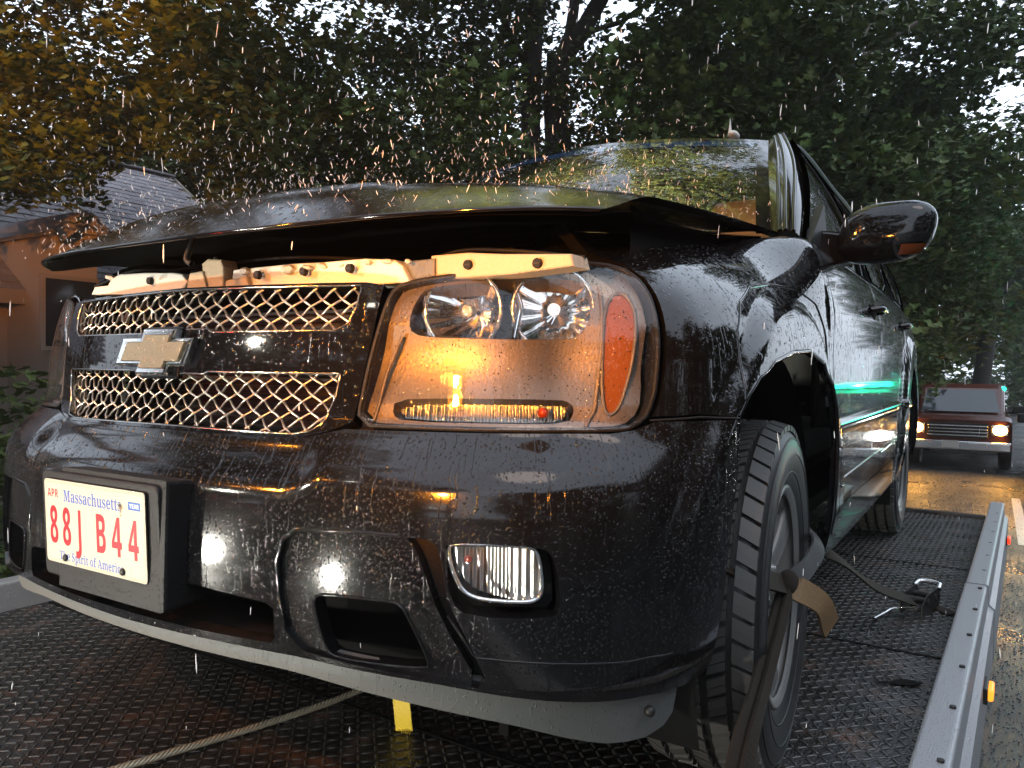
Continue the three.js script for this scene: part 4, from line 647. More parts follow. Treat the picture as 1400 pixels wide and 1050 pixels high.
{
  const a = onX(1122, 752, 0.86), r = onY(1248, 822, 0.05), st = thing('ratchet_strap', 'dark strap running from the front wheel to a ratchet lying on the deck', 'strap', r.toArray());
  const sp = (n, g, m) => put(n, g.translate(-r.x, -r.y, -r.z), m, st);
  sp('band', ribbon([a.clone().add(V3(-0.1, 0.02, 0.05)), a, a.clone().lerp(r, 0.5).add(V3(0, -0.02, 0)), r], 0.05, 0.005, [V3(0.5, 0.8, 0.4)]), M.webbing);
  const d = r.clone().sub(a).setY(0).normalize(), side = V3(-d.z, 0, d.x), P = (f, s, u) => r.clone().addScaledVector(d, f).addScaledVector(side, s).add(V3(0, u, 0));
  for (const s of [-0.036, 0.036]) sp('ratchet_side', new THREE.ExtrudeGeometry((() => { const h = new THREE.Shape(); h.moveTo(-0.03, -0.035); h.lineTo(0.16, -0.035); h.quadraticCurveTo(0.19, 0.0, 0.15, 0.035); h.lineTo(0.02, 0.03); h.lineTo(-0.03, 0.0); return h; })(), { depth: 0.004, bevelEnabled: false }).rotateY(Math.atan2(-d.z, d.x)).translate(P(0, s, 0).x, r.y - 0.008, P(0, s, 0).z), M.darkSteel);
  for (const f of [0.03, 0.12]) sp('ratchet_axle', tubeOf([P(f, -0.045, 0), P(f, 0.045, 0)], 0.011, 4, 10), M.darkSteel);
  sp('ratchet_grip', tubeOf([P(0.15, -0.04, 0.02), P(0.19, -0.03, 0.03), P(0.19, 0.03, 0.03), P(0.15, 0.04, 0.02)], 0.009, 20, 8), M.chrome);
  sp('hook', tubeOf([onY(1195, 846, 0.008), onY(1210, 838, 0.012), onY(1222, 832, 0.02), P(-0.02, 0.02, -0.01)], 0.006, 16, 6), M.chrome);
  sp('loose_tail', ribbon([P(0.08, 0, -0.03), P(0.14, 0.04, -0.044), P(0.10, 0.10, -0.045)], 0.045, 0.004, [V3(0, 1, 0)]), M.webbing);
}
{ // twisted steel winch cable
  const a = onY(120, 1064, 0.016), b = onY(498, 941, 0.02), ab = b.clone().sub(a), A0 = a.clone().addScaledVector(ab, -1.2), B0 = b.clone().addScaledVector(ab, 0.8).add(V3(0, 0.10, 0)), c = thing('winch_cable', 'twisted steel winch cable lying across the deck under the bumper', 'cable', a.toArray());
  const path = new THREE.CatmullRomCurve3([A0, a, b, B0]), L = path.getLength();
  for (let k = 0; k < 5; k++) { const pts = []; for (let i = 0; i <= 420; i++) { const t = i / 420, p = path.getPoint(t), an = t * L / 0.055 * Math.PI * 2 + k * Math.PI * 2 / 5; pts.push(p.add(V3(Math.cos(an) * 0.0046 * 0.9, Math.sin(an) * 0.0046, -Math.cos(an) * 0.0046 * 0.25))); } put('strand', new THREE.TubeGeometry(new THREE.CatmullRomCurve3(pts), 420, 0.0038, 5).translate(-a.x, -a.y, -a.z), M.cable, c); }
}
{ const t = onY(553, 999, 0.004), u = onZ(548, 935, t.z - 0.01), y = thing('yellow_strap', 'frayed bright yellow strap end hanging below the bumper', 'strap', t.toArray());
  put('band', ribbon([u.clone().add(V3(0, 0.12, -0.03)), u, t.clone().lerp(u, 0.4).add(V3(0.004, 0, 0.006)), t], 0.042, 0.004, [V3(0.3, 0, 1)]).translate(-t.x, -t.y, -t.z), M.yellow, y);
  for (let k = 0; k < 14; k++) { const q = lerp(-0.02, 0.02, k / 13); put('fray_thread', tubeOf([V3(q, 0.006, 0), V3(q + rr(-0.004, 0.004), -0.001, rr(0.002, 0.012))], 0.0009, 4, 4), M.yellow, y); } }
{ const p = onY(1230, 934, 0.004); single('leaf', 'small dark wet leaf stuck to the deck near the rail', 'leaf', (() => { const s = new THREE.Shape(); s.moveTo(-0.07, 0); s.quadraticCurveTo(-0.03, 0.012, -0.02, 0.008); s.quadraticCurveTo(0.02, 0.05, 0.06, 0.0); s.quadraticCurveTo(0.02, -0.03, -0.02, -0.006); s.lineTo(-0.07, 0); return new THREE.ExtrudeGeometry(s, { depth: 0.002, bevelEnabled: false }).rotateX(-Math.PI / 2).rotateY(0.5).translate(p.x, p.y, p.z); })(), M.gapBlack); }
// ------------------------------------------------------------------ road, verge, house, trees
const asphH = texture(1024, 1024, (i, j) => { const a = i / 1024 * 6.2832, b = j / 1024 * 6.2832; return [0.5 + 0.5 * noise.noise(i * 0.21, j * 0.21, 1) * 0.6 + 0.3 * noise.noise(i * 0.5, j * 0.5, 4)]; }, false, [0.8, 0.8]);
const asphR = texture(512, 512, (i, j) => { const f = fbm(i / 90, j / 90, 2); return [0, clamp(0.55 + f * 0.7, 0.25, 0.95), 0]; }, false, [0.11, 0.11]);
const asphC = texture(512, 512, (i, j) => { const f = fbm(i / 70, j / 70, 5), g = noise.noise(i * 0.9, j * 0.9, 6); const v = 0.235 + f * 0.05 + g * 0.05; return [v, v, v * 1.01]; }, true, [0.25, 0.25]);
Object.assign(M, {
  road: std({ map: asphC, roughness: 0.7, roughnessMap: asphR, bumpMap: asphH, bumpScale: 0.012 }),
  line: std({ color: rgb(0.55, 0.54, 0.5), roughness: 0.35, bumpMap: asphH, bumpScale: 0.003 }),
  grass: std({ color: rgb(0.035, 0.055, 0.018), roughness: 0.9, bumpMap: grainT, bumpScale: 0.05 }),
  kerb: std({ color: rgb(0.22, 0.21, 0.2), roughness: 0.6 }),
  bark: std({ color: rgb(0.035, 0.028, 0.022), roughness: 0.85, bumpMap: grainT, bumpScale: 0.03 }),
  leaf: std({ color: rgb(0.050, 0.080, 0.013), roughness: 0.7, side: THREE.DoubleSide }),
  siding: std({ color: rgb(0.30, 0.25, 0.21), roughness: 0.7 }),
  shingle: [0.24, 0.27, 0.30, 0.22].map(v => std({ color: rgb(v, v * 0.92, v * 0.98), roughness: 0.7, bumpMap: grainT, bumpScale: 0.004 })),
  houseTrim: std({ color: rgb(0.24, 0.20, 0.17), roughness: 0.7 }),
});
const stones = new THREE.DodecahedronGeometry(1, 0);
const flat = (x0, x1, z0, z1, y) => planeUV(new THREE.PlaneGeometry(x1 - x0, z1 - z0, 1, 1).rotateX(-Math.PI / 2).translate((x0 + x1) / 2, y, (z0 + z1) / 2));
structure('ground', flat(-250, 250, -320, 200, ROAD - 0.02), M.grass);
structure('road', flat(-3.4, 7.5, -320, 120, ROAD), M.road);
structure('lane_line', [flat(-1.05, -0.95, -300, 100, ROAD + 0.004)], M.line);
structure('centre_line', [...Array(18)].map((_, k) => flat(1.55, 1.67, -14 - k * 9, -10 - k * 9, ROAD + 0.004)), M.line);
for (const x of [-3.5, 7.6]) structure('kerb', box(0.2, 0.16, 420, x, ROAD + 0.055, -110), M.kerb);
{ // coarse wet stones of the asphalt beside the deck
  const L = [], mt = new THREE.Matrix4(), q = new THREE.Quaternion(), e = new THREE.Euler();
  for (let k = 0; k < 140000 && L.length < 22000; k++) { const z = -0.3 - 24 * Math.pow(rnd(), 2.2), x = rr(-0.4, 2.4), y = ROAD + 0.0005, pr = project(V3(x, y, z)); if (pr[0] < 1180 || pr[0] > 1560 || pr[1] > 1180) continue; const r = rr(0.002, 0.006) * (1 - z * 0.05); if (x < 1.05 && z > -5) continue; L.push(mt.compose(V3(x, y, z), q.setFromEuler(e.set(rr(0, 6), rr(0, 6), rr(0, 6))), V3(r, r * 0.6, r)).clone()); }
  const im = shade(new THREE.InstancedMesh(stones, phy({ color: rgb(0.06, 0.06, 0.058), roughness: 0.3 }), L.length)); L.forEach((m, i) => im.setMatrixAt(i, m)); im.name = 'asphalt_stones'; im.userData = { kind: 'stuff', label: 'coarse wet stones in the asphalt beside the deck rail', category: 'asphalt' }; scene.add(im);
}
// --- house with a shingled gable roof and a small gabled porch
{
  const ridge = onX(180, 231, -13), zE = onX(235, 247, -13).z, yR = ridge.y, xR = -13, xE = -9.0, yE = yR - 0.72 * (xR * -1 + xE), zS = 2.5;
  const h = thing('house', 'grey shingled gable house with a small gabled porch beyond the trees', 'house', [xR, ROAD, zE]);
  const hp = (n, g, m, parent = h) => { const o = put(n, g, m, parent); o.geometry.translate(-xR, -ROAD, -zE); return o; };
  const rows = 30, roof = hp('roof', (() => { const g = new THREE.BufferGeometry(), c = [[xR, yR, zS], [xE, yE, zS], [xE, yE, zE], [xR, yR, zE], [xR * 2 - xE, yE, zS], [xR * 2 - xE, yE, zE]]; g.setAttribute('position', new THREE.Float32BufferAttribute([0, 1, 2, 0, 2, 3, 0, 3, 4, 3, 5, 4].flatMap(k => c[k]), 3)); g.setAttribute('uv', new THREE.Float32BufferAttribute(new Array(24).fill(0), 2)); g.computeVertexNormals(); return g; })(), M.houseTrim);
  const sl = Math.hypot(xE - xR, yR - yE), ang = Math.atan2(yR - yE, xE - xR), crs = sl / rows;
  // the courses in view are laid shingle by shingle, the rest of the slope in one piece
  const variants = M.shingle.map((m, i) => box(crs * 1.35, 0.014 + 0.003 * i, 0.31 - 0.01 * (i % 2))), far = []; let count = 0;
  const list = []; for (let r = 0; r < rows; r++) for (let z = zE + 0.02; z < zS; z += 0.318) { const zz = z + (r % 2) * 0.16 + 0.155, t = (r + 0.5) / rows, p = V3(lerp(xR, xE, t), lerp(yR, yE, t) + 0.018, zz), q = project(p); list.push([p, q[0] > 0 && q[0] < 300 && q[1] > 190 && q[1] < 340 ? q[2] : 999]); }
  list.sort((a, b) => a[1] - b[1]);
  list.forEach(([p, d]) => { const k = Math.floor(rnd() * 4), tilt = -ang + 0.05; if (count < 300 && d < 900) { count++; const m = put('shingle', variants[k], M.shingle[k], roof); m.position.set(p.x - xR, p.y - ROAD, p.z - zE); m.rotation.z = tilt; } else far.push([p, k, tilt]); });
  for (let k = 0; k < 4; k++) { const f = far.filter(e => e[1] === k), im = shade(new THREE.InstancedMesh(variants[k], M.shingle[k], f.length)), mt = new THREE.Matrix4(), q = new THREE.Quaternion(); f.forEach((e, i) => im.setMatrixAt(i, mt.compose(V3(e[0].x - xR, e[0].y - ROAD, e[0].z - zE), q.setFromAxisAngle(V3(0, 0, 1), e[2]), V3(1, 1, 1)))); im.name = 'shingle_courses'; im.userData = { kind: 'stuff' }; roof.add(im); }
  hp('ridge_cap', box(0.26, 0.04, zS - zE, xR, yR + 0.035, (zS + zE) / 2, 0.01), M.shingle[0], roof);
  hp('rake_board', box(sl, 0.16, 0.05).rotateZ(-ang).translate((xR + xE) / 2, (yR + yE) / 2 - 0.06, zE - 0.03), M.houseTrim, roof);
  hp('fascia', box(0.05, 0.18, zS - zE, xE, yE - 0.08, (zS + zE) / 2), M.houseTrim, roof);
  const xw = xE - 0.45, wall = hp('wall', box(xw - (2 * xR - xw), yE + 0.2 - ROAD, zS - zE - 0.5, xR, (yE + 0.2 + ROAD) / 2, (zS + zE) / 2), M.siding);
  for (let k = 0; k < 22; k++) hp('siding_board', box(0.02, 0.13, zS - zE - 0.5, xw + 0.012, ROAD + 0.3 + k * 0.135, (zS + zE) / 2).applyMatrix4(new THREE.Matrix4()), M.siding, wall);
  // gable end triangle
  hp('gable', new THREE.ExtrudeGeometry((() => { const s = new THREE.Shape(); s.moveTo(xE - 0.3, yE); s.lineTo(xR, yR - 0.1); s.lineTo(2 * xR - xE + 0.3, yE); return s; })(), { depth: 0.1, bevelEnabled: false }).translate(0, 0, zE + 0.2), M.siding);
  // porch gable: ridge runs across, its face to the road
  const pX = -8.2, ap = onX(111, 291, pX), rc = onX(139, 321, pX), hw = Math.abs(rc.z - ap.z) * 1.05, ph = ap.y - rc.y, xb = pX - 3.2;
  const pr = hp('porch_roof', (() => { const g = []; for (const m of [1, -1]) { const L = Math.hypot(hw * 1.25, ph * 1.25), a = Math.atan2(ph, hw) * m; g.push(box(3.2, 0.05, L).rotateX(a).translate(pX - 1.5, ap.y - ph * 0.62, ap.z + m * hw * 0.62)); } return g; })(), M.shingle[3]);
  for (const m of [1, -1]) { const L = Math.hypot(hw * 1.25, ph * 1.25), a = Math.atan2(ph, hw) * m; hp('rake_board', box(0.05, 0.13, L).rotateX(a).translate(pX + 0.14, ap.y - ph * 0.62 - 0.05, ap.z + m * hw * 0.62), M.houseTrim, pr); }
  for (let k = 0; k < 6; k++) { const t = (k + 0.5) / 6; hp('gable_board', box(0.03, ph * 0.17, 2 * hw * (1 - t) * 0.98, pX + 0.02 + 0.006 * (k % 2), ap.y - ph + t * ph - 0.02, ap.z), M.siding, pr); }
  hp('porch_wall', box(2.6, ap.y - ph - ROAD, hw * 1.9, pX - 1.4, (ap.y - ph + ROAD) / 2, ap.z), M.siding);
  const win = hp('window', box(0.05, 0.9, 0.7, pX - 0.06, ap.y - ph - 1.0, ap.z + 0.1), M.houseTrim); hp('pane', box(0.02, 0.8, 0.6, pX - 0.03, ap.y - ph - 1.0, ap.z + 0.1), phy({ color: rgb(0.02, 0.02, 0.02), roughness: 0.05 }), win);
}
// --- leaves
function mapleLeaf(s) {                              // five-lobed, slightly folded
  const o = [[0, -0.1], [0.18, -0.05], [0.42, -0.16], [0.36, 0.06], [0.55, 0.26], [0.28, 0.28], [0.22, 0.5], [0, 0.75], [-0.22, 0.5], [-0.28, 0.28], [-0.55, 0.26], [-0.36, 0.06], [-0.42, -0.16], [-0.18, -0.05]];
  const pos = [0, 0.15 * s, -0.05 * s], idx = []; o.forEach(([x, y]) => pos.push(x * s, y * s, Math.abs(x) * 0.22 * s)); for (let k = 1; k <= o.length; k++) idx.push(0, k, k % o.length + 1);
  const g = new THREE.BufferGeometry(); g.setAttribute('position', new THREE.Float32BufferAttribute(pos, 3)); g.setIndex(idx); const f = g.toNonIndexed(); f.computeVertexNormals(); return f;
}
function spray(n, size, R) { const gs = []; for (let k = 0; k < n; k++) { const g = mapleLeaf(size * rr(0.7, 1.25)); g.rotateX(rr(-1.9, -0.6)).rotateY(rr(0, 6.28)).rotateZ(rr(-0.5, 0.5)); g.translate(rr(-R, R), rr(-R, R) * 0.55, rr(-R, R)); gs.push(g); } return mergeGeometries(gs); }
const SPRAY = [spray(20, 0.105, 0.25), spray(18, 0.115, 0.26)], FARSPRAY = [spray(24, 0.19, 0.5)];
function limb(a, b, r0, r1, bend = 0.12) { const m = a.clone().lerp(b, 0.5), L = a.distanceTo(b); m.add(V3(rr(-1, 1), rr(-0.3, 0.8), rr(-1, 1)).multiplyScalar(L * bend)); const c = new THREE.CatmullRomCurve3([a, m, b]), n = 10, k = 9, P = c.getPoints(n), pos = [], idx = [], F = c.computeFrenetFrames(n); for (let i = 0; i <= n; i++) { const r = lerp(r0, r1, i / n); for (let j = 0; j < k; j++) { const an = j / k * 6.2832, q = P[i].clone().addScaledVector(F.normals[i], Math.cos(an) * r).addScaledVector(F.binormals[i], Math.sin(an) * r); pos.push(q.x, q.y, q.z); if (i) { const o = (i - 1) * k, p = o + j, s = o + (j + 1) % k; idx.push(p, s, p + k, s, s + k, p + k); } } } const g = new THREE.BufferGeometry(); g.setAttribute('position', new THREE.Float32BufferAttribute(pos, 3)); g.setAttribute('uv', new THREE.Float32BufferAttribute(pos.flatMap((v, i) => i % 3 === 0 ? [v + pos[i + 2], pos[i + 1]] : []), 2)); g.setIndex(idx); g.computeVertexNormals(); return { g, c }; }
function crownMesh(points, sprays, mat, name = 'crown') {
  const geo = sprays[Math.floor(rnd() * sprays.length)], im = shade(new THREE.InstancedMesh(geo, mat, points.length)), mt = new THREE.Matrix4(), q = new THREE.Quaternion(), e = new THREE.Euler(), col = new THREE.Color();
  points.forEach((p, i) => { const s = rr(0.7, 1.3); im.setMatrixAt(i, mt.compose(p, q.setFromEuler(e.set(rr(-0.5, 0.5), rr(0, 6.28), rr(-0.5, 0.5))), V3(s, s, s))); const k = rr(0.7, 1.25), y = rr(0.85, 1.2); im.setColorAt(i, col.setRGB(k * y, k, k * 0.9)); });
  im.name = name; im.userData = { kind: 'stuff' }; return im;
}
// openings in the canopy where the photograph shows sky, and the house roof that no leaf hides: [u, v, half width, half height, how empty]
const OPEN_SKY = [[150, 15, 42, 32, 0.85], [112, 78, 22, 14, 0.8], [190, 66, 28, 14, 0.7], [278, 108, 26, 20, 0.8], [225, 15, 25, 22, 0.6], [392, 6, 60, 16, 0.5], [780, 26, 34, 44, 0.98], [858, 20, 64, 34, 0.99], [714, 80, 22, 30, 0.95], [672, 50, 22, 40, 0.6], [834, 62, 30, 26, 0.85], [744, 100, 10, 60, 0.6], [645, 20, 26, 26, 0.6], [815, 128, 12, 20, 0.5], [1378, 130, 36, 34, 0.9], [1345, 150, 26, 26, 0.7], [1190, 68, 26, 10, 0.6], [1136, 137, 16, 16, 0.7], [980, 90, 20, 14, 0.6], [1290, 92, 30, 14, 0.6], [1375, 200, 22, 40, 0.4], [1365, 400, 36, 34, 0.6], [1285, 395, 30, 20, 0.4], [905, 8, 40, 20, 0.6], [240, 205, 26, 26, 0.6], [150, 130, 30, 60, 0.45], [1100, 15, 30, 14, 0.5], [560, 40, 20, 20, 0.5], [500, 20, 26, 18, 0.5]];
function emptyAt(p) {
  const q = project(p); if (q[2] < 0.5) return 0; const [u, v, d] = q, n = fbm(u / 34, v / 34, d * 0.1) * 55; let e = 0;
  for (const [cu, cv, a, b, k] of OPEN_SKY) { const r = Math.hypot((u - cu) / a, (v - cv) / b); e = Math.max(e, k * ss(1.25, 0.75, r + n * 0.008)); }
  if (d < 12.6 && u + n * 0.3 > 704 && u + n * 0.3 < 806 && v < 232) e = Math.max(e, 0.9);
  if (d < 15 && ((u + n < 300 && u > 128 && v + n * 0.5 > 205) || (u < 135 && v + n > 262))) e = 1;
  return e;
}
function tree(name, label, base, o) {
  const { trunks, R, cy: cH, ry, n, sprays = SPRAY, mat = M.leaf, skirt = 0, group = 'trees beyond the tow truck', limbs = 9, hole } = o;
  const t = thing(name, label, 'tree', base.toArray(), 0, group), gs = [], tips = [], clumps = [];
  for (const [dx, dz, h, r, lx, lz] of trunks) { const a = V3(dx, -0.1, dz), b = V3(dx + lx, h, dz + lz), L = limb(a, b, r, r * 0.5, 0.04); gs.push(L.g);
    for (let k = 0; k < limbs; k++) { const u = rr(0.35, 1), s = L.c.getPoint(u), an = k / limbs * 6.28 + rr(-0.5, 0.5), e = s.clone().add(V3(Math.cos(an) * R * rr(0.45, 0.9), rr(0.1, 0.5) * ry, Math.sin(an) * R * rr(0.45, 0.9))); const q = limb(s, e, r * 0.34 * (1.2 - u * 0.5), r * 0.06, 0.14); gs.push(q.g); for (let m = 0; m < 5; m++) clumps.push(q.c.getPoint(rr(0.35, 1))); } }
  for (let k = 0; k < (o.shaped?.length ?? 0); k += 3) { const P = o.shaped[k].map(q => at13(...q).sub(base)), r0 = o.shaped[k + 1], r1 = o.shaped[k + 2]; for (let i = 0; i + 1 < P.length; i++) { gs.push(limb(P[i], P[i + 1].clone().addScaledVector(P[i + 1].clone().sub(P[i]), 0.02), lerp(r0, r1, i / (P.length - 1)), lerp(r0, r1, (i + 1) / (P.length - 1)), 0.012).g); if (i > 1) for (let q = 0; q < 8; q++) clumps.push(P[i].clone().lerp(P[i + 1], rnd()).add(V3(rr(-1.4, 1.4), rr(-0.6, 1), rr(-1.4, 1.4)))); } }
  for (const [a, b, r0, r1] of o.extra ?? []) gs.push(limb(V3(...a), V3(...b), r0, r1).g);
  put('trunk', gs, M.bark, t);
  const pts = []; const N = Math.round(n);
  for (let k = 0; k < 60; k++) { const a = rnd() * 6.28, v = rr(-1, 1), rad = Math.sqrt(1 - v * v) * rr(0.55, 1); clumps.push(V3(Math.cos(a) * rad * R + (o.shift?.[0] ?? 0), cH + v * ry, Math.sin(a) * rad * R + (o.shift?.[1] ?? 0))); }
  for (let k = 0; k < N; k++) { const c = clumps[Math.floor(rnd() * clumps.length)], g = () => (rnd() + rnd() + rnd() - 1.5) * 0.95; const p = c.clone().add(V3(g() * 0.85, g() * 0.6, g() * 0.85)); if (p.y < o.low) continue; if (rnd() < emptyAt(p.clone().add(base))) continue; pts.push(p); }
  t.add(crownMesh(pts, sprays, mat)); return t;
}
const ground = (u, d, y = ROAD) => { const r = ray(u, 505); r.y = 0; r.normalize(); return V3(CAM.p.x + r.x * d, y, CAM.p.z + r.z * d); };
const at13 = (u, v, d = 13) => CAM.p.clone().addScaledVector(ray(u, v), d / Math.hypot(ray(u, v).x, ray(u, v).z));
const TB = ground(752, 13);
tree('maple_tree', 'tall maple with twin dark trunks forking behind the SUV roof', TB, { trunks: [], shaped: [[[722, 640], [724, 240], [726, 150], [729, 60], [735, 0], [742, -120]], 0.17, 0.15, [[768, 640], [766, 240], [760, 140], [764, 78]], 0.22, 0.20, [[763, 88], [798, 40], [822, -2], [862, -90]], 0.17, 0.11, [[768, 92], [780, 45], [786, 0], [792, -90]], 0.11, 0.08, [[724, 96], [702, 58], [682, 12], [660, -50]], 0.075, 0.04, [[800, 45], [850, 30], [884, 4], [930, -60]], 0.05, 0.025], R: 4.2, cy: 7.6, ry: 2.9, n: 2300, low: 3.0, limbs: 0 });
tree('maple_tree', 'broad dark maple spreading low over the hood, beside the house', ground(430, 11.5), { trunks: [[0, 0, 5.6, 0.24, 0.3, 0]], R: 4.3, cy: 6.6, ry: 3.9, n: 3900, low: 1.6, mat: M.leaf });
tree('maple_tree', 'maple whose low leafy branches hang in front of the house roof', ground(60, 9.0), { trunks: [[-3.0, 0.6, 5.2, 0.22, 0.9, -0.2]], R: 2.9, cy: 5.4, ry: 1.9, n: 2000, low: 3.35, mat: M.leaf });
tree('maple_tree', 'full maple with a long bare sloping branch above the SUV cabin', ground(1010, 12), { trunks: [[0, 0, 5.8, 0.24, 0.4, 0]], R: 3.6, cy: 5.6, ry: 2.8, n: 3000, low: 1.7 });
tree('maple_tree', 'dense maple standing behind the door mirror', ground(1160, 15), { trunks: [[0, 0, 6.2, 0.25, -0.3, 0]], R: 3.6, cy: 5.6, ry: 3.4, n: 3200, low: 1.2, mat: M.leaf });
tree('roadside_tree', 'roadside tree with loose foliage beyond the pickup with amber lamps', ground(1330, 27), { trunks: [[0, 0, 7, 0.28, 0.2, 0]], R: 3.8, cy: 6.6, ry: 3.6, n: 1700, low: 2.0 });
// farther wood: one tree each, larger sprays
for (const [u, d, label] of [[560, 22, 'leafy tree in the second row behind the twin-trunk maple'], [880, 24, 'bushy tree in the second row above the SUV roof'], [330, 21, 'leafy tree in the second row to the right of the house'], [1090, 23, 'dark bushy tree in the second row left of the door mirror'], [1240, 30, 'tall dark tree in the second row right of the door mirror'], [200, 24, 'tall tree rising behind the house roof'], [450, 27, 'rounded tree in the second row above the hood'], [980, 29, 'rounded tree in the second row behind the aerial'], [690, 26, 'pale leafy tree seen between the twin trunks'], [1385, 44, 'distant tree far down the wet road']])
  tree('background_tree', label, ground(u, d), { trunks: [[0, 0, 6, 0.25, 0.2, 0]], R: 4.0, cy: 5.0, ry: 4.2, n: 1500, sprays: FARSPRAY, mat: M.leaf, low: 0.3, limbs: 6, group: 'trees in the second row' });
// undergrowth
for (const [u, d, s, label] of [[520, 15, 1.5, 'low shrub under the maples left of the twin trunks'], [640, 16, 1.6, 'low shrub at the foot of the twin-trunk maple'], [930, 16, 1.7, 'low shrub behind the SUV cabin'], [1110, 21, 1.3, 'low shrub under the maple behind the door mirror'], [1165, 27, 2.0, 'low shrub beside the road behind the SUV'], [8, 6.9, 1.15, 'dark round shrub in front of the house wall'], [1225, 50, 2.6, 'low shrub far down the roadside']]) {
  const b = ground(u, d), t = thing('shrub', label, 'shrub', b.toArray(), 0, 'shrubs under the trees'), pts = []; for (let k = 0; k < 420; k++) { const v = V3(rr(-1, 1), rr(0, 1), rr(-1, 1)); if (v.x * v.x + v.z * v.z + v.y * v.y > 1) continue; pts.push(V3(v.x * s * 1.5, v.y * s * 1.7 + 0.1, v.z * s * 1.2)); }
  put('stem', limb(V3(0, 0, 0), V3(0.1, s, 0.1), 0.04, 0.01).g, M.bark, t); t.add(crownMesh(pts, d > 14 ? FARSPRAY : SPRAY, M.leaf, 'foliage'));
}
// crowns over the truck and ahead of it, which the glass and the paint mirror
tree('maple_tree', 'bright green maple reaching over the SUV cabin from the verge', V3(-5.4, ROAD, 1.2), { trunks: [[0, 0, 6.8, 0.22, 0.3, -0.6]], R: 4.4, cy: 9.6, ry: 1.3, n: 3600, low: 7.9, mat: M.leaf, limbs: 4, shift: [3.2, -6.2], extra: [[[0.1, 4.6, -0.2], [3.0, 8.8, -4.8], 0.15, 0.06], [[0.2, 5.6, -0.4], [0.8, 9.4, -6.2], 0.12, 0.05]] });
tree('maple_tree', 'maple on the verge reaching over the tow truck headboard', V3(-5.0, ROAD, 4.5), { trunks: [[0, 0, 6.5, 0.24, 0.5, 0]], R: 4.0, cy: 7.8, ry: 2.2, n: 1000, sprays: FARSPRAY, mat: M.leaf, low: 5.4, limbs: 8 });
tree('maple_tree', 'maple on the verge ahead of the tow truck cab', V3(-1.5, ROAD, 11), { trunks: [[0, 0, 6, 0.26, 0.3, 0]], R: 4.6, cy: 6.2, ry: 3.6, n: 1300, sprays: FARSPRAY, mat: M.leaf, low: 2.4, limbs: 8 });
// the other side of the road, which only the paint mirrors
for (const [x, z, label] of [[10.5, -15, 'street tree across the road, opposite the SUV rear'], [10, -8.5, 'street tree across the road, opposite the SUV rear doors'], [9.6, -3.2, 'street tree across the road, opposite the SUV front doors'], [9.8, 3, 'street tree across the road, level with the SUV nose'], [9.5, 9.5, 'street tree across the road ahead of the tow truck cab'], [-9, 9, 'garden tree on the house side ahead of the tow truck']])
  tree('street_tree', label, V3(x, ROAD, z), { trunks: [[0, 0, 5.5, 0.24, 0.2, 0]], R: 3.4, cy: 4.0, ry: 3.4, n: 1100, sprays: FARSPRAY, mat: M.leaf, low: 0.5, limbs: 6, group: 'trees across the road' });
// a thin bare branch sloping above the cabin
single('bare_branch', 'thin pale bare branch sloping up to the right above the SUV roof', 'branch', [tubeOf([onZ(1056, 181, -9.2), onZ(1110, 140, -9.2), onZ(1180, 78, -9.2), onZ(1255, 30, -9.2)].reverse(), 0.022, 40, 7), tubeOf([onZ(1180, 78, -9.2), onZ(1186, 40, -9.3), onZ(1215, 8, -9.4)], 0.014, 20, 6)], std({ color: rgb(0.13, 0.11, 0.09), roughness: 0.8 }));
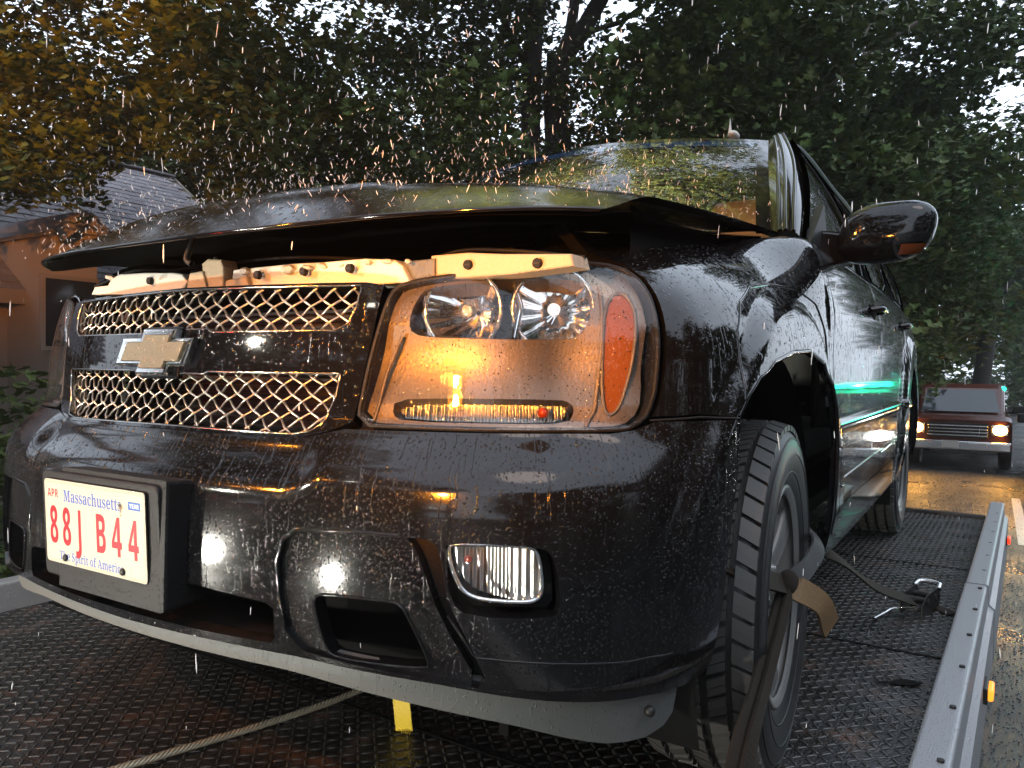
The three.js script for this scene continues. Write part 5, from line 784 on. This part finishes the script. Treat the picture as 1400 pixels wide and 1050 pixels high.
// ------------------------------------------------------------------ pickups on the road
function pickup(label, pos, lampColor, glow, power) {
  const t = thing('pickup_truck', label, 'pickup', pos, 0, 'pickups on the wet road behind the tow truck');
  const P = phy({ color: rgb(0.07, 0.02, 0.014), roughness: 0.15 }), D = M.trimBlack, G = phy({ color: rgb(0.03, 0.035, 0.04), roughness: 0.04 });
  const prof = (pts, w, name, mat, bev = 0.04) => { const s = new THREE.Shape(); pts.forEach((p, i) => s[i ? 'lineTo' : 'moveTo'](p[0], p[1])); return put(name, new THREE.ExtrudeGeometry(s, { depth: w - 2 * bev, bevelThickness: bev, bevelSize: bev, bevelSegments: 3 }).translate(0, 0, -w / 2 + bev).rotateY(-Math.PI / 2), mat, t); };   // shape x = forward (z)
  prof([[0.0, 0.42], [0.04, 0.98], [-0.05, 1.06], [-1.2, 1.14], [-5.3, 1.12], [-5.4, 0.45]].map(q => [q[0] - 0.09, clamp(q[1], 0.52, 1.02)]), 1.90, 'body', P, 0.11);
  prof([[-1.15, 1.10], [-1.75, 1.62], [-2.0, 1.70], [-3.2, 1.68], [-3.45, 1.10]].map(q => [q[0] - 0.05, q[1] - 0.06]), 1.66, 'cab', P, 0.12);
  put('windscreen', gridSurf(8, 6, (a, b) => V3((a * 2 - 1) * lerp(0.74, 0.64, b), lerp(1.17, 1.63, b), lerp(-1.10, -1.66, b) + 0.075)), G, t);
  put('grille', box(1.10, 0.30, 0.04, 0, 0.83, 0.06, 0.015), D, t); for (let k = 0; k < 4; k++) put('grille_bar', box(1.06, 0.025, 0.03, 0, 0.73 + k * 0.065, 0.085, 0.006), M.chrome, t);
  put('bumper', box(1.90, 0.20, 0.14, 0, 0.52, 0.10, 0.04), M.chrome, t); put('number_plate', box(0.305, 0.152, 0.012, -0.12, 0.55, 0.178, 0.003), std({ color: rgb(0.6, 0.58, 0.54), roughness: 0.5 }), t);
  for (const m of [1, -1]) {
    const hl = put('headlight', box(0.30, 0.20, 0.05, m * 0.74, 0.86, 0.06, 0.02), M.mirrorChrome, t);
    put('lamp_glass', new THREE.SphereGeometry(0.11, 18, 12).scale(1.15, 0.95, 0.35).translate(m * 0.74, 0.86, 0.092), std({ color: rgb(0.1, 0.1, 0.1), emissive: lampColor, emissiveIntensity: glow, roughness: 0.2 }), hl);
    const l = new THREE.SpotLight(lampColor, power, 0, 1.2, 0.8); l.position.set(m * 0.74, 0.86, 0.15); l.target.position.set(m * 0.9, 0.2, 8); l.castShadow = true; l.shadow.radius = 4; l.name = 'headlight_beam'; t.add(l, l.target);
    const mr = put('door_mirror', box(0.24, 0.17, 0.10, m * 1.09, 1.22, -1.5, 0.03), D, t); put('mirror_arm', box(0.2, 0.05, 0.05, m * 0.95, 1.16, -1.5, 0.01), D, mr);
    for (const z of [-0.95, -4.3]) put('wheel', new THREE.LatheGeometry([[0.001, -0.02], [0.2, -0.04], [0.26, -0.11], [0.37, -0.12], [0.40, -0.09], [0.40, 0.09], [0.37, 0.12], [0.26, 0.11]].map(p => new THREE.Vector2(...p)), 30).rotateZ(m * Math.PI / 2).translate(m * 0.84, 0.40, z), M.rubber, t);
  }
  return t;
}
const tc = onY(1306, 648, ROAD);
const tA = pickup('dark pickup with glowing amber headlamps facing the flatbed end', [tc.x, ROAD, -17.6], rgb(1, 0.46, 0.07), 60, 6);
put('green_lamp', new THREE.SphereGeometry(0.055, 12, 10).translate(0.80, 1.66, -1.9), std({ color: rgb(0, 0.1, 0.05), emissive: LAMP.green, emissiveIntensity: 5 }), tA);
const tB = pickup('pickup with white headlamps and a green roof light bar in the next lane', [2.85, ROAD, -14], rgb(1, 0.98, 0.92), 40, 1.6);
{ const g = new THREE.Group(); g.name = 'light_bar'; tB.add(g); put('bar_base', box(1.5, 0.05, 0.2, 0, 1.76, -2.1, 0.02), M.trimBlack, g); put('bar_lamp', box(1.5, 0.12, 0.18, 0, 1.85, -2.1, 0.03), std({ color: rgb(0, 0.1, 0.05), emissive: LAMP.green, emissiveIntensity: 9 }), g);
  const l = new THREE.PointLight(LAMP.green, 5); l.position.set(0, 1.86, -1.9); l.castShadow = true; l.name = 'light_bar'; g.add(l); }
// ------------------------------------------------------------------ rain
{
  const drop = new THREE.SphereGeometry(1, 6, 5), water = phy({ color: rgb(0.9, 0.9, 0.9), roughness: 0.3, transmission: 0.3, thickness: 0 }), list = [];
  const inHood = () => { const a = rr(-1, 1), t = rr(0, 1); return hoodP(a, t); };
  for (let k = 0; k < 3600; k++) { const p = inHood(), h = Math.pow(rnd(), 3.2) * 0.32; list.push([p.add(V3(rr(-0.05, 0.05), 0.008 + h, rr(-0.05, 0.05))), 0.0003 + 0.0008 * Math.pow(rnd(), 2), 0.0006 + 0.007 * Math.pow(rnd(), 2.2), rr(-0.7, 0.7), rr(-0.7, 0.7)]); }
  for (let k = 0; k < 750; k++) { const d = rr(0.9, 3.5), u = rr(-50, 1450), v = rr(-60, 1000); const r = ray(u, v), p = CAM.p.clone().addScaledVector(r, d); if (p.y < 0.1 || (p.y < 1.15 && Math.abs(p.x - X0) < 1 && p.z < 0.05)) continue; list.push([p, rr(0.0003, 0.0008), rr(0.002, 0.006) + 0.012 * Math.pow(rnd(), 4), rr(-0.12, 0.12), rr(-0.12, 0.12)]); }
  const im = new THREE.InstancedMesh(drop, water, list.length), mt = new THREE.Matrix4(), q = new THREE.Quaternion(), e = new THREE.Euler(); list.forEach(([p, r, L, a, b], i) => im.setMatrixAt(i, mt.compose(p, q.setFromEuler(e.set(a, 0, b)), V3(r, L, r)))); im.name = 'raindrops'; im.userData = { kind: 'stuff', label: 'raindrops falling and splashing above the black hood', category: 'rain' }; scene.add(im);
}

scene.fog = new THREE.FogExp2(0xcfd4da, 0.0015);
renderer.render(scene, camera);
